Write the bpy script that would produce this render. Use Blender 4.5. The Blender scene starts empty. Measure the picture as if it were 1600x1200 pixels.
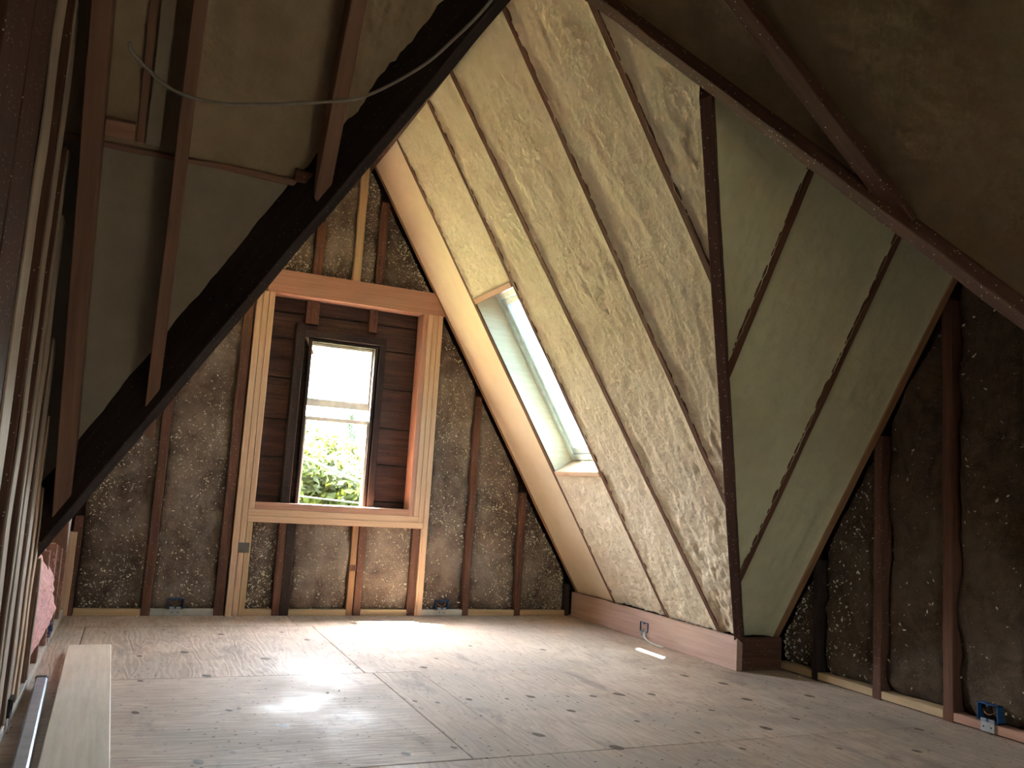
import bpy, math, random
import numpy as np
from mathutils import Vector, Matrix, noise as mn

random.seed(7)
scene = bpy.context.scene
col = scene.collection

# ------------------------------------------------------------------ camera
CAM_F, CAM_YAW, CAM_PITCH, CAM_ROLL = 1326.0, 0.4096, 0.1274, 0.0620
CAM_POS = Vector((0.0, 0.0, 0.9))
_f = Vector((math.sin(CAM_YAW) * math.cos(CAM_PITCH), math.cos(CAM_YAW) * math.cos(CAM_PITCH), math.sin(CAM_PITCH)))
_r = Vector((math.cos(CAM_YAW), -math.sin(CAM_YAW), 0.0))
_u = _r.cross(_f)
_c, _s = math.cos(CAM_ROLL), math.sin(CAM_ROLL)
_R, _U = _r * _c + _u * _s, _u * _c - _r * _s
cam_data = bpy.data.cameras.new('camera')
cam_data.sensor_fit = 'HORIZONTAL'
cam_data.sensor_width = 36.0
cam_data.lens = CAM_F / 1600.0 * 36.0
cam_data.clip_start = 0.02
cam_data.clip_end = 500
cam = bpy.data.objects.new('camera', cam_data)
col.objects.link(cam)
cam.matrix_world = Matrix(((_R.x, _U.x, -_f.x, CAM_POS.x), (_R.y, _U.y, -_f.y, CAM_POS.y), (_R.z, _U.z, -_f.z, CAM_POS.z), (0, 0, 0, 1)))
scene.camera = cam

# ------------------------------------------------------------------ sky, sun, exposure
SUN_TO = Vector((-0.565, 0.58, 1.87)).normalized()      # towards the sun
world = bpy.data.worlds.new('sky')
scene.world = world
world.use_nodes = True
wn = world.node_tree
wn.nodes.clear()
sky = wn.nodes.new('ShaderNodeTexSky')
sky.sky_type = 'NISHITA'
sky.sun_disc = False
sky.sun_elevation = math.asin(SUN_TO.z)
sky.sun_rotation = math.atan2(SUN_TO.x, SUN_TO.y)
sky.air_density = 1.3
sky.dust_density = 4.0
sky.ozone_density = 1.0
bg = wn.nodes.new('ShaderNodeBackground')
bg.inputs['Strength'].default_value = 2.6
wo = wn.nodes.new('ShaderNodeOutputWorld')
hs = wn.nodes.new('ShaderNodeHueSaturation')          # thin white haze over the blue
hs.inputs['Saturation'].default_value = 0.33
wn.links.new(sky.outputs[0], hs.inputs['Color'])
wn.links.new(hs.outputs[0], bg.inputs['Color'])
wn.links.new(bg.outputs[0], wo.inputs['Surface'])

sun_data = bpy.data.lights.new('sun', 'SUN')
sun_data.energy = 110.0
sun_data.angle = math.radians(0.6)
sun_data.color = (1.0, 0.86, 0.66)
sun = bpy.data.objects.new('sun', sun_data)
col.objects.link(sun)
sun.rotation_euler = (-SUN_TO).to_track_quat('-Z', 'Y').to_euler()
sun.location = SUN_TO * 30

scene.view_settings.view_transform = 'Standard'
scene.view_settings.look = 'None'
scene.view_settings.gamma = 1.0
scene.view_settings.use_curve_mapping = False
scene.view_settings.exposure = 2.82
try:
    scene.cycles.max_bounces = 12
    scene.cycles.diffuse_bounces = 8
    scene.cycles.glossy_bounces = 4
    scene.cycles.transparent_max_bounces = 16
    scene.cycles.sample_clamp_indirect = 8.0
except Exception:
    pass

# ------------------------------------------------------------------ plan of the attic (metres)
YA = 5.877            # inner face of the far gable wall
XB = 3.473            # inner face of the right gable wall
XK = 3.157            # knee board under the skylight slope
HK = 0.178
S1X, S1T = 3.307, 1.638    # skylight slope:  z = S1T * (S1X - x)
S2Y, S2T = 4.062, 1.578    # cross-gable far slope: z = S2T * (S2Y - y)
ALX, ALT = -0.95, 1.418     # hidden left slope of the far bay: z = ALT * (x - ALX)
BNY, BNT = 0.324, 1.17     # cross-gable near slope on the right: z = BNT * (y - BNY)
RX, RZ = 1.333, 3.235      # main ridge
RBY, RBZ = 2.47, 2.512     # ridge of the right cross gable
XL = -0.30                 # room face of the left stud wall
XW = -2.2                  # gable wall far left, behind the stud wall
YN = -1.6                  # back wall, behind the camera


def vr_y(z):               # far right valley
    return S2Y - z / S2T


def vn_y(z):               # near right valley, in the skylight slope's plane
    return 2.492 + (z - 2.519) * (1.128 / 1.32)


def vl_x(z):               # far left valley, in the plane of the far slope
    return 0.981 + (z - 2.529) * (1.248 / 1.94)


# ------------------------------------------------------------------ materials
def new_mat(name):
    m = bpy.data.materials.new(name)
    m.use_nodes = True
    nt = m.node_tree
    b = nt.nodes['Principled BSDF']
    return m, nt, b


def N(nt, t, **kw):
    n = nt.nodes.new(t)
    for k, v in kw.items():
        if k in n.inputs:
            n.inputs[k].default_value = v
        else:
            setattr(n, k, v)
    return n


def ramp(nt, fac, stops):
    r = nt.nodes.new('ShaderNodeValToRGB')
    el = r.color_ramp.elements
    while len(el) > 1:
        el.remove(el[-1])
    el[0].position, el[0].color = stops[0][0], (*stops[0][1], 1)
    for p, c in stops[1:]:
        e = el.new(p)
        e.color = (*c, 1)
    nt.links.new(fac, r.inputs['Fac'])
    return r.outputs['Color']


def mixc(nt, fac, a, b, blend='MIX'):
    m = nt.nodes.new('ShaderNodeMix')
    m.data_type = 'RGBA'
    m.blend_type = blend
    for s, v in ((m.inputs[0], fac), (m.inputs[6], a), (m.inputs[7], b)):
        if hasattr(v, 'links') or isinstance(v, bpy.types.NodeSocket):
            nt.links.new(v, s)
        elif isinstance(v, (int, float)):
            s.default_value = v
        else:
            s.default_value = (*v, 1)
    return m.outputs[2]


def bump(nt, b, hgt, strength, dist=0.01):
    n = nt.nodes.new('ShaderNodeBump')
    n.inputs['Strength'].default_value = strength
    n.inputs['Distance'].default_value = dist
    nt.links.new(hgt, n.inputs['Height'])
    nt.links.new(n.outputs[0], b.inputs['Normal'])


def attr_coords(nt, scale):
    a = N(nt, 'ShaderNodeAttribute', attribute_name='grain')
    mp = nt.nodes.new('ShaderNodeMapping')
    mp.inputs['Scale'].default_value = scale
    nt.links.new(a.outputs['Vector'], mp.inputs['Vector'])
    return mp.outputs[0]


def obj_coords(nt, scale=(1, 1, 1)):
    a = nt.nodes.new('ShaderNodeTexCoord')
    mp = nt.nodes.new('ShaderNodeMapping')
    mp.inputs['Scale'].default_value = scale
    nt.links.new(a.outputs['Object'], mp.inputs['Vector'])
    return mp.outputs[0]


def wood(name, c_lo, c_hi, rough=0.75, knots=0.6, speck=0.0, dirt=0.0):
    """lumber: the grain runs along the piece (attribute 'grain', x along)"""
    m, nt, b = new_mat(name)
    v = attr_coords(nt, (1.2, 26, 26))
    n1 = N(nt, 'ShaderNodeTexNoise', Scale=2.0, Detail=5.0, Roughness=0.6, Distortion=0.4)
    nt.links.new(v, n1.inputs['Vector'])
    c = ramp(nt, n1.outputs['Fac'], [(0.28, c_lo), (0.72, c_hi)])
    v2 = attr_coords(nt, (2.2, 9, 9))
    vo = N(nt, 'ShaderNodeTexVoronoi', Scale=1.0)
    nt.links.new(v2, vo.inputs['Vector'])
    kf = ramp(nt, vo.outputs['Distance'], [(0.0, (1, 1, 1)), (0.16, (0, 0, 0))])
    if knots:
        mul = N(nt, 'ShaderNodeMath', operation='MULTIPLY')
        nt.links.new(kf, mul.inputs[0])
        mul.inputs[1].default_value = knots
        c = mixc(nt, mul.outputs[0], c, tuple(x * 0.42 for x in c_lo))
    if dirt:
        n3 = N(nt, 'ShaderNodeTexNoise', Scale=3.0, Detail=6.0, Roughness=0.7)
        nt.links.new(attr_coords(nt, (1, 4, 4)), n3.inputs['Vector'])
        df = ramp(nt, n3.outputs['Fac'], [(0.45, (0, 0, 0)), (0.7, (1, 1, 1))])
        mul = N(nt, 'ShaderNodeMath', operation='MULTIPLY')
        nt.links.new(df, mul.inputs[0])
        mul.inputs[1].default_value = dirt
        c = mixc(nt, mul.outputs[0], c, tuple(x * 0.4 for x in c_lo))
    if speck:
        n4 = N(nt, 'ShaderNodeTexVoronoi', Scale=55.0)
        nt.links.new(attr_coords(nt, (1, 1, 1)), n4.inputs['Vector'])
        sf = ramp(nt, n4.outputs['Distance'], [(0.0, (1, 1, 1)), (speck, (1, 1, 1)), (speck + 0.03, (0, 0, 0))])
        c = mixc(nt, sf, c, (0.62, 0.56, 0.46))
    nt.links.new(c, b.inputs['Base Color'])
    b.inputs['Roughness'].default_value = rough
    b.inputs['Specular IOR Level'].default_value = 0.3
    bump(nt, b, n1.outputs['Fac'], 0.25, 0.004)
    return m


def foam(name, lo, hi, stain, streak=(1, 1, 1), stain_amt=0.35, bump_s=0.9, stain_scale=1.7):
    m, nt, b = new_mat(name)
    v = obj_coords(nt)
    n1 = N(nt, 'ShaderNodeTexNoise', Scale=9.0, Detail=8.0, Roughness=0.65)
    nt.links.new(v, n1.inputs['Vector'])
    c = ramp(nt, n1.outputs['Fac'], [(0.3, lo), (0.7, hi)])
    n2 = N(nt, 'ShaderNodeTexNoise', Scale=stain_scale, Detail=4.0, Roughness=0.6)
    nt.links.new(obj_coords(nt, streak), n2.inputs['Vector'])
    sf = ramp(nt, n2.outputs['Fac'], [(0.45, (0, 0, 0)), (0.75, (1, 1, 1))])
    mul = N(nt, 'ShaderNodeMath', operation='MULTIPLY')
    nt.links.new(sf, mul.inputs[0])
    mul.inputs[1].default_value = stain_amt
    c = mixc(nt, mul.outputs[0], c, stain)
    nt.links.new(c, b.inputs['Base Color'])
    b.inputs['Roughness'].default_value = 0.8
    b.inputs['Specular IOR Level'].default_value = 0.25
    n3 = N(nt, 'ShaderNodeTexNoise', Scale=48.0, Detail=5.0, Roughness=0.65)
    nt.links.new(v, n3.inputs['Vector'])
    n4 = N(nt, 'ShaderNodeTexVoronoi', Scale=40.0)
    nt.links.new(v, n4.inputs['Vector'])
    ad = N(nt, 'ShaderNodeMath', operation='MULTIPLY_ADD')
    nt.links.new(n4.outputs['Distance'], ad.inputs[0])
    ad.inputs[1].default_value = 0.5
    nt.links.new(n3.outputs['Fac'], ad.inputs[2])
    bump(nt, b, ad.outputs[0], bump_s, 0.010)
    return m


def plain(name, c, rough=0.6, metal=0.0, spec=0.4, var=0.15, scale=20.0):
    m, nt, b = new_mat(name)
    n1 = N(nt, 'ShaderNodeTexNoise', Scale=scale, Detail=4.0)
    nt.links.new(obj_coords(nt), n1.inputs['Vector'])
    cc = ramp(nt, n1.outputs['Fac'], [(0.3, tuple(x * (1 - var) for x in c)), (0.7, tuple(min(1, x * (1 + var)) for x in c))])
    nt.links.new(cc, b.inputs['Base Color'])
    b.inputs['Roughness'].default_value = rough
    b.inputs['Metallic'].default_value = metal
    b.inputs['Specular IOR Level'].default_value = spec
    return m


def glass(name, tint, refl=1.0):
    m = bpy.data.materials.new(name)
    m.use_nodes = True
    nt = m.node_tree
    nt.nodes.clear()
    out = nt.nodes.new('ShaderNodeOutputMaterial')
    tr = nt.nodes.new('ShaderNodeBsdfTransparent')
    tr.inputs['Color'].default_value = (*tint, 1)
    gl = nt.nodes.new('ShaderNodeBsdfGlossy')
    gl.inputs['Roughness'].default_value = 0.03
    lw = nt.nodes.new('ShaderNodeLayerWeight')
    lw.inputs['Blend'].default_value = 0.5
    pw = N(nt, 'ShaderNodeMath', operation='POWER')
    pw.inputs[1].default_value = 5.0
    nt.links.new(lw.outputs['Facing'], pw.inputs[0])
    mu = N(nt, 'ShaderNodeMath', operation='MULTIPLY_ADD')
    mu.inputs[1].default_value = 0.9 * refl
    mu.inputs[2].default_value = 0.04 * refl
    nt.links.new(pw.outputs[0], mu.inputs[0])
    mx = nt.nodes.new('ShaderNodeMixShader')
    nt.links.new(mu.outputs[0], mx.inputs['Fac'])
    nt.links.new(tr.outputs[0], mx.inputs[1])
    nt.links.new(gl.outputs[0], mx.inputs[2])
    nt.links.new(mx.outputs[0], out.inputs['Surface'])
    return m


def plywood(name, lo, hi):
    m, nt, b = new_mat(name)
    # 'grain' x runs along the face grain of each sheet
    v = attr_coords(nt, (0.55, 3.4, 1))
    n0 = N(nt, 'ShaderNodeTexNoise', Scale=1.6, Detail=3.0, Roughness=0.5)
    nt.links.new(v, n0.inputs['Vector'])
    sn = N(nt, 'ShaderNodeMath', operation='MULTIPLY')
    sn.inputs[1].default_value = 90.0
    nt.links.new(n0.outputs['Fac'], sn.inputs[0])
    si = N(nt, 'ShaderNodeMath', operation='SINE')
    nt.links.new(sn.outputs[0], si.inputs[0])
    half = N(nt, 'ShaderNodeMath', operation='MULTIPLY_ADD')
    half.inputs[1].default_value = 0.5
    half.inputs[2].default_value = 0.5
    nt.links.new(si.outputs[0], half.inputs[0])
    n1 = N(nt, 'ShaderNodeTexNoise', Scale=3.0, Detail=6.0, Roughness=0.6)
    nt.links.new(attr_coords(nt, (1.0, 30, 1)), n1.inputs['Vector'])
    c = ramp(nt, n1.outputs['Fac'], [(0.3, lo), (0.7, hi)])
    gr = ramp(nt, half.outputs[0], [(0.0, (0.66, 0.58, 0.52)), (0.45, (1, 1, 1))])
    c = mixc(nt, 0.42, c, gr, 'MULTIPLY')
    # boot marks, dust and stains
    n2 = N(nt, 'ShaderNodeTexNoise', Scale=1.8, Detail=7.0, Roughness=0.7)
    nt.links.new(obj_coords(nt), n2.inputs['Vector'])
    sf = ramp(nt, n2.outputs['Fac'], [(0.42, (0, 0, 0)), (0.72, (0.75, 0.75, 0.75))])
    c = mixc(nt, sf, c, tuple(x * 0.55 for x in lo))
    n5 = N(nt, 'ShaderNodeTexNoise', Scale=0.9, Detail=5.0, Roughness=0.65)
    nt.links.new(obj_coords(nt, (1, 1, 3)), n5.inputs['Vector'])
    df = ramp(nt, n5.outputs['Fac'], [(0.5, (0, 0, 0)), (0.75, (0.6, 0.6, 0.6))])
    c = mixc(nt, df, c, (0.56, 0.52, 0.48))
    vo = N(nt, 'ShaderNodeTexVoronoi', Scale=24.0)
    nt.links.new(obj_coords(nt), vo.inputs['Vector'])
    spk = ramp(nt, vo.outputs['Distance'], [(0.0, (1, 1, 1)), (0.11, (1, 1, 1)), (0.16, (0, 0, 0))])
    msk = ramp(nt, n2.outputs['Fac'], [(0.40, (0, 0, 0)), (0.54, (0.95, 0.95, 0.95))])
    sp = mixc(nt, 1.0, spk, msk, 'MULTIPLY')
    c = mixc(nt, sp, c, (0.08, 0.06, 0.05))
    n6 = N(nt, 'ShaderNodeTexNoise', Scale=1.0, Detail=6.0, Roughness=0.65, Distortion=0.6)
    nt.links.new(obj_coords(nt, (5.5, 1.7, 1)), n6.inputs['Vector'])
    sm = ramp(nt, n6.outputs['Fac'], [(0.56, (0, 0, 0)), (0.70, (0.55, 0.55, 0.55))])
    c = mixc(nt, sm, c, (0.17, 0.135, 0.115))
    nt.links.new(c, b.inputs['Base Color'])
    rr = ramp(nt, n2.outputs['Fac'], [(0.34, (0.48, 0.48, 0.48)), (0.46, (0.66, 0.66, 0.66)), (0.7, (0.85, 0.85, 0.85))])
    nt.links.new(rr, b.inputs['Roughness'])
    b.inputs['Specular IOR Level'].default_value = 0.4
    bump(nt, b, half.outputs[0], 0.30, 0.004)
    return m


def batt(name, lo, hi, dust):
    m, nt, b = new_mat(name)
    v = obj_coords(nt)
    n1 = N(nt, 'ShaderNodeTexNoise', Scale=7.0, Detail=9.0, Roughness=0.72, Distortion=0.8)
    nt.links.new(v, n1.inputs['Vector'])
    c = ramp(nt, n1.outputs['Fac'], [(0.3, lo), (0.72, hi)])
    n2 = N(nt, 'ShaderNodeTexNoise', Scale=2.3, Detail=4.0, Roughness=0.6)
    nt.links.new(v, n2.inputs['Vector'])
    df = ramp(nt, n2.outputs['Fac'], [(0.48, (0, 0, 0)), (0.72, (0.7, 0.7, 0.7))])
    c = mixc(nt, df, c, dust)
    vo = N(nt, 'ShaderNodeTexVoronoi', Scale=105.0)
    nt.links.new(v, vo.inputs['Vector'])
    spk = ramp(nt, vo.outputs['Distance'], [(0.0, (1, 1, 1)), (0.15, (0.7, 0.7, 0.7)), (0.24, (0, 0, 0))])
    n3 = N(nt, 'ShaderNodeTexNoise', Scale=5.0, Detail=3.0)
    nt.links.new(v, n3.inputs['Vector'])
    msk = ramp(nt, n3.outputs['Fac'], [(0.42, (0, 0, 0)), (0.60, (0.45, 0.45, 0.45))])
    sp = mixc(nt, 1.0, spk, msk, 'MULTIPLY')
    c = mixc(nt, sp, c, (0.42, 0.38, 0.31))
    nt.links.new(c, b.inputs['Base Color'])
    b.inputs['Roughness'].default_value = 0.95
    b.inputs['Specular IOR Level'].default_value = 0.1
    n4 = N(nt, 'ShaderNodeTexNoise', Scale=45.0, Detail=5.0, Roughness=0.7)
    nt.links.new(v, n4.inputs['Vector'])
    bump(nt, b, n4.outputs['Fac'], 0.9, 0.01)
    return m


M = {}
M['foam'] = foam('spray_foam_cream', (0.60, 0.505, 0.38), (0.72, 0.625, 0.495), (0.50, 0.41, 0.285))
M['foam_smooth'] = foam('spray_foam_smooth_cream', (0.64, 0.525, 0.38), (0.70, 0.585, 0.43), (0.58, 0.455, 0.31), bump_s=0.12, stain_amt=0.2)
M['foam_green'] = foam('spray_foam_greenish', (0.53, 0.525, 0.375), (0.63, 0.62, 0.45), (0.45, 0.42, 0.30), bump_s=0.3, streak=(4, 1, 1), stain_scale=1.2)
M['foam_tan_shade'] = foam('spray_foam_tan_shaded', (0.108, 0.074, 0.043), (0.155, 0.108, 0.064), (0.085, 0.058, 0.033), bump_s=0.4)  # foam in shade: the shade is darkened into its brown
M['foam_grey_shade'] = foam('spray_foam_grey_shaded', (0.28, 0.235, 0.185), (0.34, 0.29, 0.23), (0.21, 0.19, 0.16), bump_s=0.12, streak=(3, 1, 0.6))  # greyer lower foam, darkened further for the shade on the left slope
M['foam_beige_shade'] = foam('spray_foam_beige_shaded', (0.33, 0.25, 0.165), (0.42, 0.325, 0.225), (0.23, 0.17, 0.115), bump_s=0.5)  # beige lowered so the colour carries the left slope's shade
M['rafter'] = wood('old_rafter_redbrown', (0.085, 0.036, 0.024), (0.165, 0.075, 0.047), 0.8, 0.3, 0.0, 0.3)
M['valley'] = wood('old_valley_darkbrown', (0.060, 0.026, 0.021), (0.105, 0.048, 0.037), 0.75, 0.3, 0.1, 0.3)
M['dark'] = wood('old_charred_brown', (0.018, 0.012, 0.012), (0.05, 0.03, 0.026), 0.8, 0.3, 0.05, 0.6)
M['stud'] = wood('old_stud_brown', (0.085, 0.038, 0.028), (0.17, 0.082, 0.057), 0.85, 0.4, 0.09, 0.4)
M['new'] = wood('new_fir_lumber', (0.50, 0.325, 0.215), (0.64, 0.455, 0.325), 0.6, 0.35)
M['newpink'] = wood('new_fir_lumber_pinkish', (0.36, 0.185, 0.13), (0.49, 0.285, 0.21), 0.6, 0.4)
M['newdim'] = wood('weathered_fir_lumber', (0.20, 0.105, 0.075), (0.29, 0.16, 0.11), 0.65, 0.45)
M['studlit'] = wood('lit_stud_edge', (0.36, 0.28, 0.22), (0.50, 0.41, 0.34), 0.65, 0.4, 0.05, 0.3)  # stud fronts: light and overspray put into a pale colour
M['newpale'] = wood('pale_pine_board', (0.68, 0.60, 0.515), (0.82, 0.745, 0.655), 0.5, 0.45, 0.0, 0.22)
M['plate'] = wood('bottom_plate_pine', (0.42, 0.29, 0.17), (0.56, 0.41, 0.26), 0.7, 0.3)
M['platewhite'] = plain('dusty_white_plate', (0.50, 0.47, 0.43), 0.7)
M['kneeboard'] = wood('pinkish_knee_board', (0.38, 0.245, 0.20), (0.51, 0.355, 0.30), 0.7, 0.25)
M['rakeboard'] = wood('orange_brown_rake', (0.24, 0.125, 0.062), (0.36, 0.20, 0.11), 0.7, 0.2)
M['sheath'] = wood('old_dark_sheathing', (0.036, 0.021, 0.019), (0.115, 0.058, 0.046), 0.75, 0.5, 0.04, 0.6)
M['ply'] = plywood('plywood_subfloor', (0.45, 0.345, 0.28), (0.56, 0.45, 0.38))
M['ply2'] = plywood('plywood_subfloor_pale', (0.475, 0.37, 0.305), (0.59, 0.48, 0.41))
M['knot'] = plain('plywood_knot', (0.10, 0.065, 0.045), 0.6, var=0.4, scale=60)
M['batt'] = batt('brown_mineral_batt', (0.055, 0.038, 0.030), (0.24, 0.18, 0.148), (0.33, 0.275, 0.235))
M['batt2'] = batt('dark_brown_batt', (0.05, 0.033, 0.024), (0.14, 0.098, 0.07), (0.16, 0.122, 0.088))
M['crumb'] = plain('foam_crumb', (0.66, 0.60, 0.48), 0.9)
M['pinkwool'] = plain('pink_fibreglass', (0.72, 0.42, 0.42), 0.95, spec=0.1, scale=60, var=0.2)
M['bluebox'] = plain('blue_plastic', (0.015, 0.07, 0.20), 0.45)
M['blackbox'] = plain('dark_plastic', (0.02, 0.022, 0.025), 0.45)
M['galv'] = plain('galvanised_steel', (0.48, 0.50, 0.52), 0.35, 0.85)
M['darksteel'] = plain('dull_dark_steel', (0.12, 0.115, 0.11), 0.6, 0.3)
M['greysteel'] = plain('brushed_aluminium', (0.40, 0.45, 0.52), 0.4, 0.6)
M['whiteplastic'] = plain('white_plastic', (0.72, 0.72, 0.70), 0.5)
M['greycable'] = plain('grey_cable', (0.30, 0.27, 0.23), 0.5)
M['copper'] = plain('bare_copper', (0.55, 0.27, 0.12), 0.35, 0.9)
M['sashwhite'] = plain('white_sash_paint', (0.70, 0.65, 0.58), 0.5)
M['skyframe'] = plain('skylight_white_frame', (0.62, 0.70, 0.70), 0.4)
M['lining'] = wood('pale_skylight_lining', (0.60, 0.53, 0.40), (0.72, 0.66, 0.52), 0.6, 0.15)
M['glass'] = glass('window_glass', (0.95, 0.97, 0.97))
M['skyglass'] = glass('skylight_glass', (0.29, 0.37, 0.40))
M['addedglass'] = glass('added_window_glass', (0.42, 0.44, 0.41))  # pane of the added roof window, tinted to set how much it lights
M['leaf'] = plain('tree_leaf', (0.030, 0.042, 0.006), 0.6, var=0.45, scale=1.5, spec=0.2)
_nt = M['leaf'].node_tree
_tr = _nt.nodes.new('ShaderNodeBsdfTranslucent')
_tr.inputs['Color'].default_value = (0.060, 0.070, 0.006, 1)
_mx = _nt.nodes.new('ShaderNodeMixShader')
_mx.inputs[0].default_value = 0.5
_nt.links.new(_nt.nodes['Principled BSDF'].outputs[0], _mx.inputs[1])
_nt.links.new(_tr.outputs[0], _mx.inputs[2])
_nt.links.new(_mx.outputs[0], _nt.nodes['Material Output'].inputs['Surface'])
M['leafpale'] = plain('conifer_needles', (0.09, 0.12, 0.08), 0.7, var=0.3, scale=2.0, spec=0.2)
M['bark'] = plain('tree_bark', (0.06, 0.045, 0.035), 0.9)
M['ground'] = plain('garden_ground', (0.06, 0.075, 0.03), 0.95, var=0.3, scale=0.8)
M['line'] = plain('overhead_line', (0.035, 0.035, 0.037), 0.6)


# ------------------------------------------------------------------ mesh helpers
def link(o, parent=None):
    col.objects.link(o)
    if parent is not None:
        o.parent = parent
        o.matrix_parent_inverse = parent.matrix_basis.inverted()
    return o


def mesh_obj(name, verts, faces, mat, parent=None, smooth=False, grain=None):
    me = bpy.data.meshes.new(name)
    me.from_pydata([tuple(v) for v in verts], [], faces)
    if grain is not None:
        at = me.attributes.new('grain', 'FLOAT_VECTOR', 'POINT')
        at.data.foreach_set('vector', np.asarray(grain, dtype=np.float32).ravel())
    if mat is not None:
        me.materials.append(M[mat] if isinstance(mat, str) else mat)
    if smooth:
        me.polygons.foreach_set('use_smooth', np.ones(len(me.polygons), dtype=bool))
    me.update()
    o = bpy.data.objects.new(name, me)
    return link(o, parent)


def tag(o, label=None, cat=None, group=None, kind=None):
    if label:
        o['label'] = label
    if cat:
        o['category'] = cat
    if group:
        o['group'] = group
    if kind:
        o['kind'] = kind
    return o


def empty(name, loc=(0, 0, 0)):
    o = bpy.data.objects.new(name, None)
    o.empty_display_size = 0.05
    o.location = loc
    col.objects.link(o)
    return o


def beam_data(a, b, n, w, d, ch=0.003, seg=1, wob=0.0, cut_a=None, cut_b=None):
    """bar from a to b; the line a-b is the middle of the face that looks along n; w wide, d deep behind that face"""
    a, b, n = Vector(a), Vector(b), Vector(n).normalized()
    u = (b - a).normalized()
    n = (n - u * n.dot(u)).normalized()
    s = u.cross(n)
    h = w / 2
    prof = [(-h + ch, 0), (h - ch, 0), (h, -ch), (h, -d + ch), (h - ch, -d), (-h + ch, -d), (-h, -d + ch), (-h, -ch)]
    L = (b - a).length
    off = random.uniform(0, 50)
    V, F, G = [], [], []
    for i in range(seg + 1):
        t = i / seg
        base = a + (b - a) * t
        for (p, q) in prof:
            pt = base + s * p + n * q
            if wob:
                pt += s * (mn.noise((off + t * L * 3, p * 30, 1)) * wob) + n * (mn.noise((off + t * L * 4, 7, q * 20)) * wob)
            for cp, end in ((cut_a, 0), (cut_b, seg)):
                if cp is not None and i == end:      # slide the end along the bar onto a plane (point, normal)
                    po, pn = Vector(cp[0]), Vector(cp[1])
                    k = (po - pt).dot(pn) / u.dot(pn)
                    pt = pt + u * k
            V.append(pt)
            G.append((off + t * L, off + p, off * 0.3 + q))
    k = len(prof)
    for i in range(seg):
        for j in range(k):
            F.append((i * k + j, i * k + (j + 1) % k, (i + 1) * k + (j + 1) % k, (i + 1) * k + j))
    F.append(tuple(range(k - 1, -1, -1)))
    F.append(tuple(range(seg * k, seg * k + k)))
    return V, F, G


def beam(name, a, b, n, w, d, mat, parent=None, **kw):
    V, F, G = beam_data(a, b, n, w, d, **kw)
    return mesh_obj(name, V, F, mat, parent, grain=G)


def box(name, lo, hi, mat, parent=None, along=0, ch=0.002):
    """axis-aligned board, grain along the given axis"""
    lo, hi = Vector(lo), Vector(hi)
    ax = [Vector((1, 0, 0)), Vector((0, 1, 0)), Vector((0, 0, 1))]
    u = ax[along]
    n = ax[(along + 1) % 3]
    k, m2 = (along + 1) % 3, (along + 2) % 3
    c = (lo + hi) / 2
    a = c.copy()
    b = c.copy()
    a[along], b[along] = lo[along], hi[along]
    a[k] = b[k] = hi[k]
    return beam(name, a, b, n, hi[m2] - lo[m2], hi[k] - lo[k], mat, parent, ch=min(ch, (hi[k] - lo[k]) * 0.3, (hi[m2] - lo[m2]) * 0.3))


def slab(name, pts, nout, th, mat, parent=None):
    """a planar polygon given thickness along nout"""
    nout = Vector(nout).normalized() * th
    k = len(pts)
    V = [Vector(p) for p in pts] + [Vector(p) + nout for p in pts]
    F = [tuple(range(k)), tuple(range(2 * k - 1, k - 1, -1))]
    F += [(i, k + i, k + (i + 1) % k, (i + 1) % k) for i in range(k)]
    return mesh_obj(name, V, F, mat, parent, grain=[(v.x, v.y, v.z) for v in V])


def tube(name, pts, r, mat, parent=None, sides=8, smooth_n=0):
    P = [Vector(p) for p in pts]
    if smooth_n:
        Q = []
        for i in range(len(P) - 1):
            p0, p1, p2, p3 = P[max(i - 1, 0)], P[i], P[i + 1], P[min(i + 2, len(P) - 1)]
            for j in range(smooth_n):
                t = j / smooth_n
                Q.append(0.5 * ((2 * p1) + (p2 - p0) * t + (2 * p0 - 5 * p1 + 4 * p2 - p3) * t * t + (3 * p1 - p0 - 3 * p2 + p3) * t ** 3))
        Q.append(P[-1])
        P = Q
    V, F = [], []
    ref = Vector((0.3, 0.5, 0.81))
    for i, p in enumerate(P):
        d = (P[min(i + 1, len(P) - 1)] - P[max(i - 1, 0)]).normalized()
        s = d.cross(ref).normalized()
        t = d.cross(s)
        for j in range(sides):
            an = 2 * math.pi * j / sides
            V.append(p + (s * math.cos(an) + t * math.sin(an)) * r)
    for i in range(len(P) - 1):
        for j in range(sides):
            F.append((i * sides + j, i * sides + (j + 1) % sides, (i + 1) * sides + (j + 1) % sides, (i + 1) * sides + j))
    F.append(tuple(range(sides - 1, -1, -1)))
    F.append(tuple(range((len(P) - 1) * sides, len(P) * sides)))
    return mesh_obj(name, V, F, mat, parent, smooth=True)


def fbm(x, y, z, o=3):
    return mn.fractal(Vector((x, y, z)), 0.9, 2.1, o)


# planes: (t, z) -> point, inward normal
def P_S1(t, z): return Vector((S1X - z / S1T, t, z))
def P_S2(t, z): return Vector((t, S2Y - z / S2T, z))
def P_AL(t, z): return Vector((ALX + z / ALT, t, z))
def P_BN(t, z): return Vector((t, BNY + z / BNT, z))


N_S1 = Vector((-S1T, 0, -1)).normalized()
N_S2 = Vector((0, -S2T, -1)).normalized()
N_AL = Vector((ALT, 0, -1)).normalized()
N_BN = Vector((0, BNT, -1)).normalized()


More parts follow.
